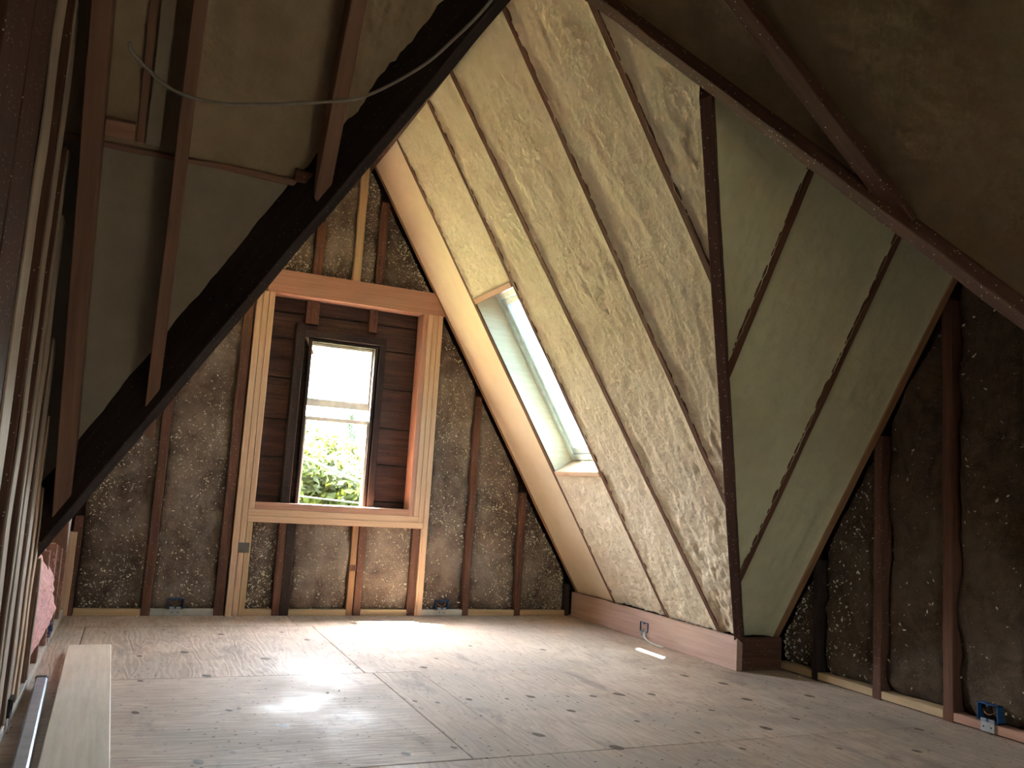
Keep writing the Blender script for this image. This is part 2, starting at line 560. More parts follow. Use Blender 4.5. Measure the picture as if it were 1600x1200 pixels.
def foam_panel(parent, P, n, lo, hi, z0, z1, off, amp, mat, res=0.0145, streak=0.0, ragged_lo=0.0, ragged_hi=0.0, seed=0.0, name='foam_panel', lift=0.0, rough_foot=0.0):
    """sprayed foam between two rafters: t runs from lo(z) to hi(z); off = distance of the mean surface behind the plane"""
    f_lo = lo if callable(lo) else (lambda z: lo)
    f_hi = hi if callable(hi) else (lambda z: hi)
    slope = math.hypot(1, 1 / (S1T))
    nv = max(3, int((z1 - z0) * slope / res))
    wmax = max(abs(f_hi(z0 + (z1 - z0) * k / 8) - f_lo(z0 + (z1 - z0) * k / 8)) for k in range(9))
    nu = max(4, int(wmax / res))
    V, F = [], []
    for j in range(nv + 1):
        z = z0 + (z1 - z0) * j / nv
        a, b = f_lo(z), f_hi(z)
        if ragged_lo:
            a -= ragged_lo * max(0.0, 0.35 + 1.2 * mn.noise((z * 17, seed, 3.0)) + 0.5 * mn.noise((z * 60, seed, 9.0)))
        if ragged_hi:
            b += ragged_hi * max(0.0, 0.35 + 1.2 * mn.noise((z * 17, seed, 5.0)) + 0.5 * mn.noise((z * 60, seed, 1.0)))
        for i in range(nu + 1):
            u = i / nu
            t = a + (b - a) * u
            e = min(t - a, b - t)
            amp_f = amp * (0.62 + 0.75 * max(0.0, 1.0 - z / 1.1) * rough_foot)
            h = fbm(t * 3.1 + seed, z * 2.3, seed * 1.7, 3) * amp
            h += mn.noise((t * 11 + seed, z * 9, 4.2)) * amp * 0.7 + mn.noise((t * 27, z * 22 + seed, 1.2)) * amp_f + mn.noise((t * 52, z * 44 + seed, 6.2)) * amp_f * 0.55
            if streak:
                g = mn.noise((t * 15 + 0.8 * mn.noise((t * 3, z * 2, seed)), z * 1.6 + seed, 2.0))
                w = max(0.0, mn.noise((t * 1.7 + seed, z * 1.3, 8.0)) + 0.25)
                h += streak * w * (abs(g) * 2.0 - 0.5)
            h -= off
            # foam thins out and creeps up against the rafters
            k = math.exp(-max(e, 0) / 0.018)
            h = h * (1 - k) + lift * k
            V.append(P(t, z) + n * h)
    for j in range(nv):
        for i in range(nu):
            q = j * (nu + 1) + i
            F.append((q, q + 1, q + nu + 2, q + nu + 1))
    return mesh_obj(name, V, F, mat, parent, smooth=True)


def rafter(parent, P, n, t, z0, z1, mat='rafter', w=0.04, proud=0.008, d=0.14, t1=None, name='rafter', wob=0.003, **kw):
    a = P(t, z0) + n * proud
    b = P(t if t1 is None else t1, z1) + n * proud
    return beam(name, a, b, n, w, d, mat, parent, seg=14, wob=wob, **kw)


# ------------------------------------------------------------------ floor
WX0, WX1, WY0, WY1 = -0.55, 0.85, -1.55, 1.10      # stairwell the camera stands in
V, F = [], []
for (x0, x1, y0, y1) in [(XW - .1, XB + .15, WY1, YA + .2), (WX1, XB + .15, YN - .1, WY1), (XW - .1, WX0, YN - .1, WY1), (WX0, WX1, YN - .1, WY0)]:
    q = len(V)
    V += [(x, y, z) for z in (-0.25, -0.022) for (x, y) in ((x0, y0), (x1, y0), (x1, y1), (x0, y1))]
    F += [tuple(q + i for i in f) for f in ((3, 2, 1, 0), (4, 5, 6, 7), (0, 1, 5, 4), (1, 2, 6, 5), (2, 3, 7, 6), (3, 0, 4, 7))]
floor = mesh_obj('floor', V, F, 'sheath', grain=V)
tag(floor, 'plywood subfloor of the attic, worn and knotty', 'floor', kind='structure')
V = [(x, y, z) for z in (-2.7, -0.25) for (x, y) in ((WX0, WY0), (WX1, WY0), (WX1, WY1), (WX0, WY1))]
tag(mesh_obj('wall_stairwell', V, [(0, 1, 2, 3), (0, 4, 5, 1), (1, 5, 6, 2), (2, 6, 7, 3), (3, 7, 4, 0)], 'sheath', grain=V), 'dark boarded stairwell below the viewpoint', 'wall', kind='structure')
rows = [(5.482, 5.955, [-2.2, -0.72, 1.03, 2.52, 3.5]),
        (4.130, 5.478, [-2.2, -0.16, 1.118, 2.60, 3.5]),
        (2.785, 4.126, [-2.2, -0.62, 1.155, 1.385, 3.5]),
        (1.102, 2.781, [-2.2, 0.20, 1.44, 3.5]),
        (-1.65, 1.098, [0.852, 2.2, 3.5]),
        (-1.65, 1.098, [-2.2, -0.552])]
for ri, (y0, y1, xs) in enumerate(rows):
    for k in range(len(xs) - 1):
        x0, x1 = xs[k] + 0.0015, xs[k + 1] - 0.0015
        dz = random.uniform(-0.0012, 0.0)
        V, F, G = [], [], []
        c = 0.0025
        along_y = not (ri == 2 and k == 1) and not (ri == 3 and k == 0)
        o1, o2 = random.uniform(0, 40), random.uniform(0, 40)
        for (zz, q) in ((-0.02, 0.0), (dz - c, 0.0), (dz, c)):
            for (x, y) in ((x0 + q, y0 + q), (x1 - q, y0 + q), (x1 - q, y1 - q), (x0 + q, y1 - q)):
                V.append((x, y, zz))
                G.append((y + o1, x + o2, zz) if along_y else (x + o1, y + o2, zz))
        for l in (0, 4):
            F += [(l + i, l + (i + 1) % 4, l + 4 + (i + 1) % 4, l + 4 + i) for i in range(4)]
        F += [(8, 9, 10, 11), (3, 2, 1, 0)]
        if ri == 2 and k == 1:       # its right edge is cut at a slight angle
            pass
        mesh_obj('plywood_sheet', V, F, random.choice(['ply', 'ply2']), floor, grain=G)

KN = [(2.639, 4.037), (1.439, 4.209), (1.40, 5.561), (1.683, 5.355), (1.753, 5.099), (1.578, 4.418), (1.103, 4.233), (1.13, 2.918), (0.946, 2.884), (0.397, 3.021), (0.283, 2.945), (0.396, 4.153), (0.12, 4.089), (0.1, 3.568), (1.72, 2.796), (2.158, 2.902), (2.2, 2.68), (1.731, 3.554), (1.907, 3.538), (2.03, 3.519), (2.174, 3.533), (2.337, 3.508), (2.767, 3.848), (2.868, 3.657), (2.762, 3.342), (1.433, 3.555), (1.279, 3.525), (1.606, 3.539), (1.19, 3.566), (0.434, 3.544), (0.474, 3.567),
      (0.25, 5.36), (0.05, 5.3), (0.55, 5.2), (0.9, 5.25), (0.12, 4.62), (0.33, 4.7), (2.9, 2.5), (2.6, 2.6), (2.75, 3.0), (3.15, 3.35), (2.95, 3.15), (3.2, 2.75), (1.0, 5.0), (2.3, 4.6), (0.7, 4.5), (1.9, 4.75), (2.0, 3.1), (1.8, 3.3), (2.45, 3.2), (1.5, 3.0), (0.6, 3.3), (2.5, 2.9)]
V, F = [], []
for (x, y) in KN:
    r0 = random.uniform(0.008, 0.023)
    an0 = random.uniform(0, 6.3)
    s0 = len(V)
    V.append((x, y, 0.0009))
    for j in range(14):
        an = 2 * math.pi * j / 14
        rr = r0 * (1 + 0.3 * mn.noise((x * 9, y * 9, an)))
        px, py = rr * math.cos(an) * 1.0, rr * math.sin(an) * 1.5
        V.append((x + px * math.cos(0.3) - py * math.sin(0.3), y + px * math.sin(0.3) + py * math.cos(0.3), 0.0006))
    F += [(s0, s0 + 1 + j, s0 + 1 + (j + 1) % 14) for j in range(14)]
tag(mesh_obj('wood_knots', V, F, 'knot', floor), kind='stuff')


def crumbs(name, pts_n, parent, smin, smax, mat='crumb'):
    """little foam chips lying on a surface: list of (point, normal)"""
    V, F = [], []
    for p, n in pts_n:
        n = Vector(n).normalized()
        a = n.orthogonal().normalized()
        b = n.cross(a)
        an = random.uniform(0, 6.3)
        a, b = a * math.cos(an) + b * math.sin(an), b * math.cos(an) - a * math.sin(an)
        s = smin + (smax - smin) * random.random() ** 3
        el = random.uniform(0.14, 0.55)
        q = len(V)
        p = Vector(p)
        V += [p + a * s, p + b * s * el, p - a * s * random.uniform(0.6, 1), p - b * s * el, p + n * s * 0.7]
        F += [(q, q + 1, q + 4), (q + 1, q + 2, q + 4), (q + 2, q + 3, q + 4), (q + 3, q, q + 4)]
    return tag(mesh_obj(name, V, F, mat, parent), kind='stuff')


pts = []
for k in range(420):
    x = random.uniform(-0.25, 3.1)
    y = YA - 0.01 - abs(random.gauss(0, 0.10))
    pts.append(((x, y, 0.001), (0, 0, 1)))
for k in range(160):
    y = random.uniform(2.4, 3.85)
    pts.append(((XB - 0.01 - abs(random.gauss(0, 0.07)), y, 0.001), (0, 0, 1)))
for k in range(180):
    pts.append(((random.uniform(-0.2, 3.3), random.uniform(2.2, YA), 0.001), (0, 0, 1)))
for k in range(60):
    y = random.uniform(4.0, 5.8)
    pts.append(((XK - 0.01 - abs(random.gauss(0, 0.05)), y, 0.001), (0, 0, 1)))
crumbs('sawdust', pts, floor, 0.002, 0.009)

# ------------------------------------------------------------------ far gable wall
wall_far = empty('wall_far', (1.33, YA, 0))
tag(wall_far, 'open-framed far gable wall with brown batts between dark studs and a window', 'wall', kind='structure')


def roof_top(x):        # height of the far wall under its two slopes
    return min(S1T * (S1X - x), ALT * (x - ALX)) + 0.12


# outer skin around the rough opening (x 0.70..1.86, z 0.60..2.20)
yo = YA + 0.15
ap = (RX, yo, RZ + 0.7)
slab('outer_skin', [(-0.9, yo, -0.1), (0.70, yo, -0.1), (0.70, yo, roof_top(0.70) + .5), (-0.9, yo, 0.5)], (0, 1, 0), 0.03, 'sheath', wall_far)
slab('outer_skin', [(1.86, yo, -0.1), (3.8, yo, -0.1), (1.86, yo, roof_top(1.86) + .5)], (0, 1, 0), 0.03, 'sheath', wall_far)
slab('outer_skin', [(0.70, yo, -0.1), (1.86, yo, -0.1), (1.86, yo, 0.52), (0.70, yo, 0.52)], (0, 1, 0), 0.03, 'sheath', wall_far)
slab('outer_skin', [(0.70, yo, 2.15), (1.86, yo, 2.15), (1.86, yo, roof_top(1.86) + .5), ap, (0.70, yo, roof_top(0.70) + .5)], (0, 1, 0), 0.03, 'sheath', wall_far)
for (xa, xb, za, zb_) in [(0.55, 1.035, 0.45, 2.3), (1.505, 2.0, 0.45, 2.3), (1.0, 1.53, 1.89, 2.3), (1.0, 1.53, 0.45, 0.64)]:
    slab('building_paper', [(xa, YA + 0.165, za), (xb, YA + 0.165, za), (xb, YA + 0.165, zb_), (xa, YA + 0.165, zb_)], (0, 1, 0), 0.02, 'blackbox', wall_far)
# horizontal sheathing boards seen inside the opening, either side of the old window hole
HX0, HX1, HZ0, HZ1 = 1.045, 1.497, 0.66, 1.868
zs = [0.50, 0.776, 1.043, 1.306, 1.595, 1.872, 2.06, 2.24]
for k in range(len(zs) - 1):
    a, b = zs[k] + 0.005, zs[k + 1] - 0.005
    j = random.uniform(0, 0.006)
    if a >= HZ1 - 0.01:
        box('sheathing_board', (0.60, YA + 0.140 + j, a), (1.98, YA + 0.162, b), 'sheath', wall_far, along=0)
    else:
        box('sheathing_board', (0.60, YA + 0.140 + j, a), (HX0 - 0.02, YA + 0.162, b), 'sheath', wall_far, along=0)
        box('sheathing_board', (HX1 + 0.02, YA + 0.140 + j, a), (1.98, YA + 0.162, b), 'sheath', wall_far, along=0)
# old studs and head that once framed the little window
box('old_window_stud', (0.925, YA + 0.06, 0.58), (0.985, YA + 0.139, 1.98), 'dark', wall_far, along=2)
box('old_window_stud', (HX1 + 0.03, YA + 0.075, 0.58), (HX1 + 0.075, YA + 0.139, 1.95), 'dark', wall_far, along=2)
box('old_window_head', (0.985, YA + 0.07, 1.895), (HX1 + 0.075, YA + 0.139, 1.945), 'dark', wall_far, along=0)
box('old_cripple', (0.985, YA + 0.09, 1.99), (1.075, YA + 0.139, 2.20), 'stud', wall_far, along=2)
box('old_cripple', (1.44, YA + 0.10, 1.99), (1.50, YA + 0.139, 2.20), 'stud', wall_far, along=2)
beam('wood_splinter', (1.005, YA + 0.10, 1.90), (1.06, YA + 0.11, 1.78), (0, -1, 0), 0.02, 0.008, 'new', wall_far)

# studs: (x0, x1, z0, z1, material)
SK = lambda x: roof_top(x) - 0.16
studs = [(-0.302, -0.252, 0, 0.60, 'stud'), (0.129, 0.182, 0, SK(0.13), 'stud'), (0.561, 0.622, 0, SK(0.56), 'stud'),
         (0.925, 0.972, 0, 0.606, 'stud'), (0.974, 1.034, 0, 0.606, 'dark'), (1.421, 1.464, 0, 0.606, 'rakeboard'), (1.470, 1.522, 0, 0.606, 'stud'),
         (1.853, 1.909, 0, 0.606, 'stud'), (2.271, 2.317, 0, SK(2.31), 'stud'), (2.682, 2.732, 0, SK(2.73), 'stud'), (3.105, 3.140, 0, SK(3.14), 'dark'),
         (0.990, 1.052, 2.32, SK(0.99), 'stud'), (1.272, 1.326, 2.32, 3.2, 'plate'), (1.437, 1.496, 2.32, SK(1.49), 'stud')]
for (x0, x1, z0, z1, mm) in studs:
    beam('stud', ((x0 + x1) / 2, YA, z0), ((x0 + x1) / 2, YA, z1), (0, -1, 0), x1 - x0, 0.12, mm, wall_far, seg=10, wob=0.004)
beam('stud', (-0.32, YA - 0.002, 0), (-0.32, YA - 0.002, 0.5), (0, -1, 0), 0.09, 0.10, 'new', wall_far)
# block between the two short studs
box('blocking', (1.425, YA - 0.004, 0.30), (1.468, YA + 0.02, 0.34), 'stud', wall_far, along=2)
# new rough opening
for (x0, x1, z0, z1, mm) in [(0.632, 0.672, 0, 2.16, 'new'), (0.674, 0.711, 0, 2.16, 'new'), (0.713, 0.751, 0.693, 2.16, 'new'), (0.713, 0.751, 0, 0.604, 'plate'),
                             (1.811, 1.846, 0.693, 2.16, 'newpink'), (1.848, 1.884, 0.693, 2.16, 'new'), (1.886, 1.922, 0.650, 2.16, 'new'), (1.924, 1.962, 0, 2.17, 'new'), (1.911, 1.9235, 0, 0.605, 'new')]:
    beam('trimmer_stud', ((x0 + x1) / 2, YA - 0.012, z0), ((x0 + x1) / 2, YA - 0.012, z1), (0, -1, 0), x1 - x0, 0.14, mm, wall_far)
V = []
hd = [(0.70, 2.158), (1.93, 2.158), (1.972, 2.158), (1.985, 2.175), (1.905, 2.312), (1.87, 2.322), (0.70, 2.322)]
hp = slab('header', [(x, YA - 0.016, z) for x, z in hd], (0, 1, 0), 0.135, 'newpink', wall_far)
g = hp.data.attributes['grain']
g.data.foreach_set('vector', np.array([(v.co.x, v.co.z + 3, v.co.y) for v in hp.data.vertices], dtype=np.float32).ravel())
for (x0, x1, z0, z1, mm, py) in [(0.752, 1.810, 0.693, 0.737, 'newpink', 0.012), (0.713, 1.885, 0.650, 0.692, 'new', 0.013), (0.713, 1.921, 0.606, 0.649, 'new', 0.015)]:
    box('sill_plate', (x0, YA - py, z0), (x1, YA + 0.13, z1), mm, wall_far, along=0)
box('nail_plate', (0.672, YA - 0.0135, 0.405), (0.742, YA - 0.012, 0.47), 'darksteel', wall_far, along=0, ch=0.0003)
# bottom plates between the studs
for (x0, x1, mm) in [(-0.25, 0.129, 'plate'), (0.182, 0.561, 'platewhite'), (0.752, 0.925, 'plate'), (1.034, 1.421, 'plate'), (1.522, 1.853, 'plate'), (1.963, 2.271, 'platewhite'), (2.317, 2.682, 'plate'), (2.732, 3.105, 'plate')]:
    box('bottom_plate', (x0 + .001, YA + 0.002, 0), (x1 - .001, YA + 0.10, 0.04), mm, wall_far, along=0)


def make_batt(parent, P, n, t0, t1, zlo, ztop, seed, mat, off=0.022, amp=0.020, res=0.02, crumb_list=None, crumb_n=0, name='insulation_batt'):
    """lumpy mineral-wool batt; ztop(t) gives the upper edge"""
    nu = max(4, int((t1 - t0) / res))
    H = max(ztop(t0), ztop(t1), ztop((t0 + t1) / 2)) - zlo
    if H <= 0.02:
        return None
    nv = max(4, int(H / res))

    def surf(t, z, u, vv):
        e = min(t - t0, t1 - t)
        h = fbm(t * 4 + seed, z * 3.2, seed, 3) * amp + mn.noise((t * 17, z * 15 + seed, 2)) * amp * 0.45 + mn.noise((t * 40, z * 38, seed)) * amp * 0.25
        h -= off + 0.035 * math.exp(-max(e, 0) / 0.022) * (0.7 + 0.9 * mn.noise((t * 2 + seed, z * 6, 5)))
        h -= 0.03 * math.exp(-vv * H / 0.03)
        return P(t, z) + n * h

    V, F = [], []
    for j in range(nv + 1):
        for i in range(nu + 1):
            u, v = i / nu, j / nv
            t = t0 + (t1 - t0) * u
            z = zlo + max(ztop(t) - zlo, 0.004) * v
            V.append(surf(t, z, u, v))
    for j in range(nv):
        for i in range(nu):
            q = j * (nu + 1) + i
            F.append((q, q + 1, q + nu + 2, q + nu + 1))
    o = mesh_obj(name, V, F, mat, parent, smooth=True)
    if crumb_list is not None:
        tries = 0
        got = 0
        while got < crumb_n and tries < crumb_n * 6:
            tries += 1
            t = random.uniform(t0 + 0.01, t1 - 0.01)
            v = random.random()
            z = zlo + (ztop(t) - zlo) * v
            if ztop(t) - zlo < 0.02 or mn.noise((t * 3, z * 2.4, 11)) + 0.25 < random.uniform(-0.5, 0.6):
                continue
            crumb_list.append((surf(t, z, 0, v), n))
            got += 1
    return o


def P_A(t, z): return Vector((t, YA, z))
def P_B(t, z): return Vector((XB, t, z))


N_A = Vector((0, -1, 0))
N_B = Vector((-1, 0, 0))
cr = []
rt = lambda x: roof_top(x) - 0.17
flat = lambda z: (lambda t: z)
low = 0.04
bays_low = [(-0.25, 0.131), (0.181, 0.563), (2.316, 2.684), (2.731, 3.107)]
for i, (a, b) in enumerate(bays_low):
    zt = rt if i > 0 else (lambda x: max(0.3, rt(x)))
    make_batt(wall_far, P_A, N_A, a, b, low, rt if i else (lambda x: max(rt(x), 0.35)), 3.1 + i * 5, 'batt', crumb_list=cr, crumb_n=1500)
make_batt(wall_far, P_A, N_A, 1.962, 2.273, low, rt, 51.0, 'batt', crumb_list=cr, crumb_n=1700)
for i, (a, b, s) in enumerate([(0.75, 0.927, 7), (1.033, 1.423, 17), (1.52, 1.855, 27)]):
    make_batt(wall_far, P_A, N_A, a, b, low, flat(0.606), s, 'batt', crumb_list=cr, crumb_n=700)
for i, (a, b, s) in enumerate([(0.70, 0.992, 61), (1.050, 1.274, 71), (1.325, 1.439, 81), (1.494, 1.95, 91)]):
    make_batt(wall_far, P_A, N_A, a, b, 2.32, rt, s, 'batt', crumb_list=cr, crumb_n=620)
make_batt(wall_far, P_A, N_A, 0.62, 0.634, 0.04, flat(2.1), 5, 'batt')
crumbs('foam_flecks', cr, wall_far, 0.0025, 0.013)

# ------------------------------------------------------------------ old window in the far wall
win = empty('window_1', ((HX0 + HX1) / 2, YA + 0.15, HZ0))
tag(win, 'small bright sash window set in the far gable wall', 'window', kind='structure')
for (lo_, hi_, al) in [((HX0 - 0.02, YA + 0.085, HZ0), (HX0, YA + 0.168, HZ1 + 0.02), 2), ((HX1, YA + 0.085, HZ0), (HX1 + 0.02, YA + 0.168, HZ1 + 0.02), 2),
                       ((HX0, YA + 0.085, HZ1), (HX1, YA + 0.168, HZ1 + 0.02), 0), ((HX0, YA + 0.12, HZ0 - 0.02), (HX1, YA + 0.178, HZ0), 0)]:
    box('window_frame', lo_, hi_, 'dark', win, along=al)


def sash(name, x0, x1, z0, z1, y, st, rb, rtp):
    s = box(name, (x0, y, z0), (x1, y + 0.03, z0 + rb), 'sashwhite', win, along=0)
    box('sash_rail', (x0, y, z1 - rtp), (x1, y + 0.03, z1), 'sashwhite', s, along=0)
    box('sash_stile', (x0, y, z0 + rb), (x0 + st, y + 0.03, z1 - rtp), 'sashwhite', s, along=2)
    box('sash_stile', (x1 - st, y, z0 + rb), (x1, y + 0.03, z1 - rtp), 'sashwhite', s, along=2)
    slab('pane', [(x0 + st, y + 0.014, z0 + rb), (x1 - st, y + 0.014, z0 + rb), (x1 - st, y + 0.014, z1 - rtp), (x0 + st, y + 0.014, z1 - rtp)], (0, 1, 0), 0.003, 'glass', s)


sash('lower_sash', HX0 + 0.001, HX1 - 0.001, HZ0 + 0.001, 1.345, YA + 0.102, 0.012, 0.05, 0.028)
sash('upper_sash', HX0 + 0.001, HX1 - 0.001, 1.42, HZ1 - 0.001, YA + 0.134, 0.012, 0.055, 0.02)

# ------------------------------------------------------------------ skylight slope
ceil1 = slab('ceiling', [P_S1(YA + 0.2, -0.15) - N_S1 * .16, P_S1(5.27, -0.15) - N_S1 * .16, P_S1(5.27, RZ + .35) - N_S1 * .16, P_S1(YA + 0.2, RZ + .35) - N_S1 * .16], -N_S1, 0.03, 'sheath')
tag(ceil1, 'cream foamed roof slope with dark rafters around the skylight', 'ceiling', kind='structure')
SKZ0, SKZ1 = 1.070, 2.150     # skylight well along the slope
SKY0, SKY1 = 4.668, 5.268
dk = lambda name, a, b, c, d: slab(name, [p - N_S1 * .16 for p in (a, b, c, d)], -N_S1, 0.03, 'sheath', ceil1)
dk('roof_deck', P_S1(5.27, -.15), P_S1(4.665, -.15), P_S1(4.665, SKZ0), P_S1(5.27, SKZ0))
dk('roof_deck', P_S1(5.27, SKZ1), P_S1(4.665, SKZ1), P_S1(4.665, RZ + .35), P_S1(5.27, RZ + .35))
slab('roof_deck', [p - N_S1 * .16 for p in (P_S1(4.665, -.15), P_S1(vr_y(-.15), -.15), P_S1(RBY, RBZ), P_S1(vn_y(RZ + .35), RZ + .35), P_S1(4.665, RZ + .35))], -N_S1, 0.03, 'sheath', ceil1)
r3 = lambda z: 4.115 + (4.24 - 4.115) * (z - 0.186) / 2.97
ZT = RZ - 0.02
hw = 0.019


VRN = Vector((1 / S2T, -1 / S1T, 0)).normalized()      # across the far right valley, in plan
def s1_bound(z):
    return vr_y(z) if z < RBZ else vn_y(z)


rafter(ceil1, P_S1, N_S1, 5.293, HK - 0.02, ZT)
rafter(ceil1, P_S1, N_S1, 4.641, HK - 0.02, ZT)
rafter(ceil1, P_S1, N_S1, r3(HK), HK - 0.02, ZT, t1=r3(ZT))
rafter(ceil1, P_S1, N_S1, 3.515, 0.84, ZT, cut_a=(P_S1(vr_y(1.0), 1.0), VRN))
rafter(ceil1, P_S1, N_S1, 2.912, 1.79, 3.04, w=0.045, cut_a=(P_S1(vr_y(1.0), 1.0), VRN))
# rake board against the far wall
beam('rake_board', P_S1(YA - 0.012, HK - .03) + N_S1 * 0.008, P_S1(YA - 0.012, ZT) + N_S1 * 0.008, N_S1, 0.024, 0.13, 'rakeboard', ceil1, seg=14, wob=0.004)
foam_panel(ceil1, P_S1, N_S1, 5.293 + hw, YA - 0.022, HK, ZT, 0.004, 0.004, 'foam_smooth', seed=1.0, res=0.03)
foam_panel(ceil1, P_S1, N_S1, 4.641 + hw, 5.293 - hw, HK, SKZ0 - 0.02, 0.012, 0.011, 'foam', seed=2.0, rough_foot=1.0, ragged_lo=0.0, ragged_hi=0.010, lift=0.009)
foam_panel(ceil1, P_S1, N_S1, 4.641 + hw, 5.293 - hw, SKZ1 + 0.02, ZT, 0.012, 0.011, 'foam', seed=3.0, rough_foot=1.0, ragged_hi=0.008, lift=0.009)
foam_panel(ceil1, P_S1, N_S1, lambda z: r3(z) + hw, 4.641 - hw, HK, ZT, 0.010, 0.012, 'foam', seed=4.0, rough_foot=1.0, ragged_hi=0.012, lift=0.009, streak=0.006)
foam_panel(ceil1, P_S1, N_S1, lambda z: max(3.515 + hw, s1_bound(z) + .012), lambda z: r3(z) - hw, HK, ZT, 0.016, 0.014, 'foam', seed=5.0, rough_foot=1.0, ragged_hi=0.006, lift=0.006, streak=0.011)
foam_panel(ceil1, P_S1, N_S1, lambda z: max(2.912 + hw, s1_bound(z) + .012), 3.515 - hw, 0.87, ZT - .03, 0.014, 0.013, 'foam', seed=6.0, ragged_hi=0.010, lift=0.008, streak=0.010)
foam_panel(ceil1, P_S1, N_S1, lambda z: s1_bound(z) + .012, 2.912 - hw, 1.84, 2.98, 0.012, 0.012, 'foam', seed=7.0, ragged_hi=0.009, lift=0.009, streak=0.006)

# ------------------------------------------------------------------ skylight
skw = empty('window_2', P_S1((SKY0 + SKY1) / 2, SKZ0))
tag(skw, 'narrow roof skylight with pale cyan glass between two rafters', 'window', kind='structure')
DW = 0.15
u1 = (P_S1(0, 1) - P_S1(0, 0)).normalized()
no = -N_S1
# lining boards of the well: two sides, top, bottom
for yy, sgn in ((SKY1, 1), (SKY0, -1)):
    a = P_S1(yy, SKZ0) + no * 0.0
    b = P_S1(yy, SKZ1)
    V = [a, b, b + no * (DW + .12), a + no * (DW + .12)]
    slab('well_lining', [v + Vector((0, sgn * 0.001, 0)) for v in V], (0, sgn, 0), 0.012, 'lining', skw)
for zz, mm in ((SKZ0, 'new'), (SKZ1, 'newpink')):
    up = 1 if zz == SKZ1 else -1
    a = P_S1(SKY0, zz) + N_S1 * 0.012
    b = P_S1(SKY1, zz) + N_S1 * 0.012
    beam('well_header', a + u1 * up * 0.02, b + u1 * up * 0.02, N_S1, 0.038, DW + .13, mm, skw)
# frame and sash
fr0, fr1 = P_S1(0, SKZ0), P_S1(0, SKZ1)


def skp(y, z, d): return P_S1(y, z) + no * d


for (y0, y1, d0, d1, w) in [(SKY0, SKY1, DW, DW + .05, 0.035)]:
    for (ya, yb) in ((SKY1 - 0.040, SKY1), (SKY0, SKY0 + 0.040)):
        beam('skylight_frame', skp((ya + yb) / 2, SKZ0, DW), skp((ya + yb) / 2, SKZ1, DW), N_S1, yb - ya, 0.05, 'skyframe', skw)
        sy = ya - 0.02 if ya > 5 else yb + 0.02
        beam('skylight_sash', skp(sy, SKZ0 + 0.05, DW + 0.012), skp(sy, SKZ1 - 0.05, DW + 0.012), N_S1, 0.038, 0.04, 'skyframe', skw)
    for zz in (SKZ0 + 0.02, SKZ1 - 0.02):
        beam('skylight_frame', skp(SKY0 + 0.04, zz, DW), skp(SKY1 - 0.04, zz, DW), N_S1, 0.045, 0.05, 'skyframe', skw)
    for zz in (SKZ0 + 0.06, SKZ1 - 0.06):
        beam('skylight_sash', skp(SKY0 + 0.04, zz, DW + 0.012), skp(SKY1 - 0.04, zz, DW + 0.012), N_S1, 0.045, 0.04, 'skyframe', skw)
slab('pane', [skp(SKY0 + 0.04, SKZ0 + .03, DW + .03), skp(SKY1 - 0.04, SKZ0 + .03, DW + .03), skp(SKY1 - 0.04, SKZ1 - .03, DW + .03), skp(SKY0 + 0.04, SKZ1 - .03, DW + .03)], no, 0.004, 'skyglass', skw)

# ------------------------------------------------------------------ knee boards
kb = box('baseboard_right', (XK, 3.915, 0), (XK + 0.038, YA - 0.002, HK), 'kneeboard', along=1)
tag(kb, 'long pinkish board along the foot of the skylight slope', 'board', kind='structure')
kb2 = box('baseboard_far', (XK + 0.0385, 3.916, 0), (XB, 3.954, HK), 'stud', along=0)
tag(kb2, 'short dark board between the slope corner and the right wall', 'board', kind='structure')

# ------------------------------------------------------------------ right cross gable, far slope
ceil2 = slab('ceiling', [p - N_S2 * .16 for p in (P_S2(S1X + .1, -.15), P_S2(XB + .2, -.15), P_S2(XB + .2, RBZ + .3), P_S2(1.60, RBZ + .3))], -N_S2, 0.03, 'sheath')
tag(ceil2, 'greenish foamed roof slope right of the corner valley rafter', 'ceiling', kind='structure')
vx = lambda z: S1X - z / S1T
rafter(ceil2, P_S2, N_S2, 2.410, 1.52, RBZ - 0.02, w=0.045, cut_a=(P_S1(vr_y(1.0), 1.0), VRN))
rafter(ceil2, P_S2, N_S2, 3.010, 0.50, RBZ - 0.02, w=0.043, cut_a=(P_S1(vr_y(1.0), 1.0), VRN))
beam('rake_board', P_S2(XB - 0.021, HK) + N_S2 * 0.012, P_S2(XB - 0.021, RBZ) + N_S2 * 0.012, N_S2, 0.042, 0.13, 'rakeboard', ceil2, seg=12, wob=0.003)
foam_panel(ceil2, P_S2, N_S2, lambda z: vx(z) + .012, 2.410 - hw - .003, 1.55, RBZ - .02, 0.012, 0.008, 'foam_green', seed=8.0, ragged_hi=0.013, lift=0.009)
foam_panel(ceil2, P_S2, N_S2, lambda z: max(vx(z) + .012, 2.410 + hw), 3.010 - hw, 0.52, RBZ - .02, 0.010, 0.006, 'foam_green', seed=9.0, ragged_hi=0.013, lift=0.009)
foam_panel(ceil2, P_S2, N_S2, lambda z: max(vx(z) + .012, 3.010 + hw), XB - 0.04, HK, RBZ - .02, 0.010, 0.006, 'foam_green', seed=10.0, lift=0.006)

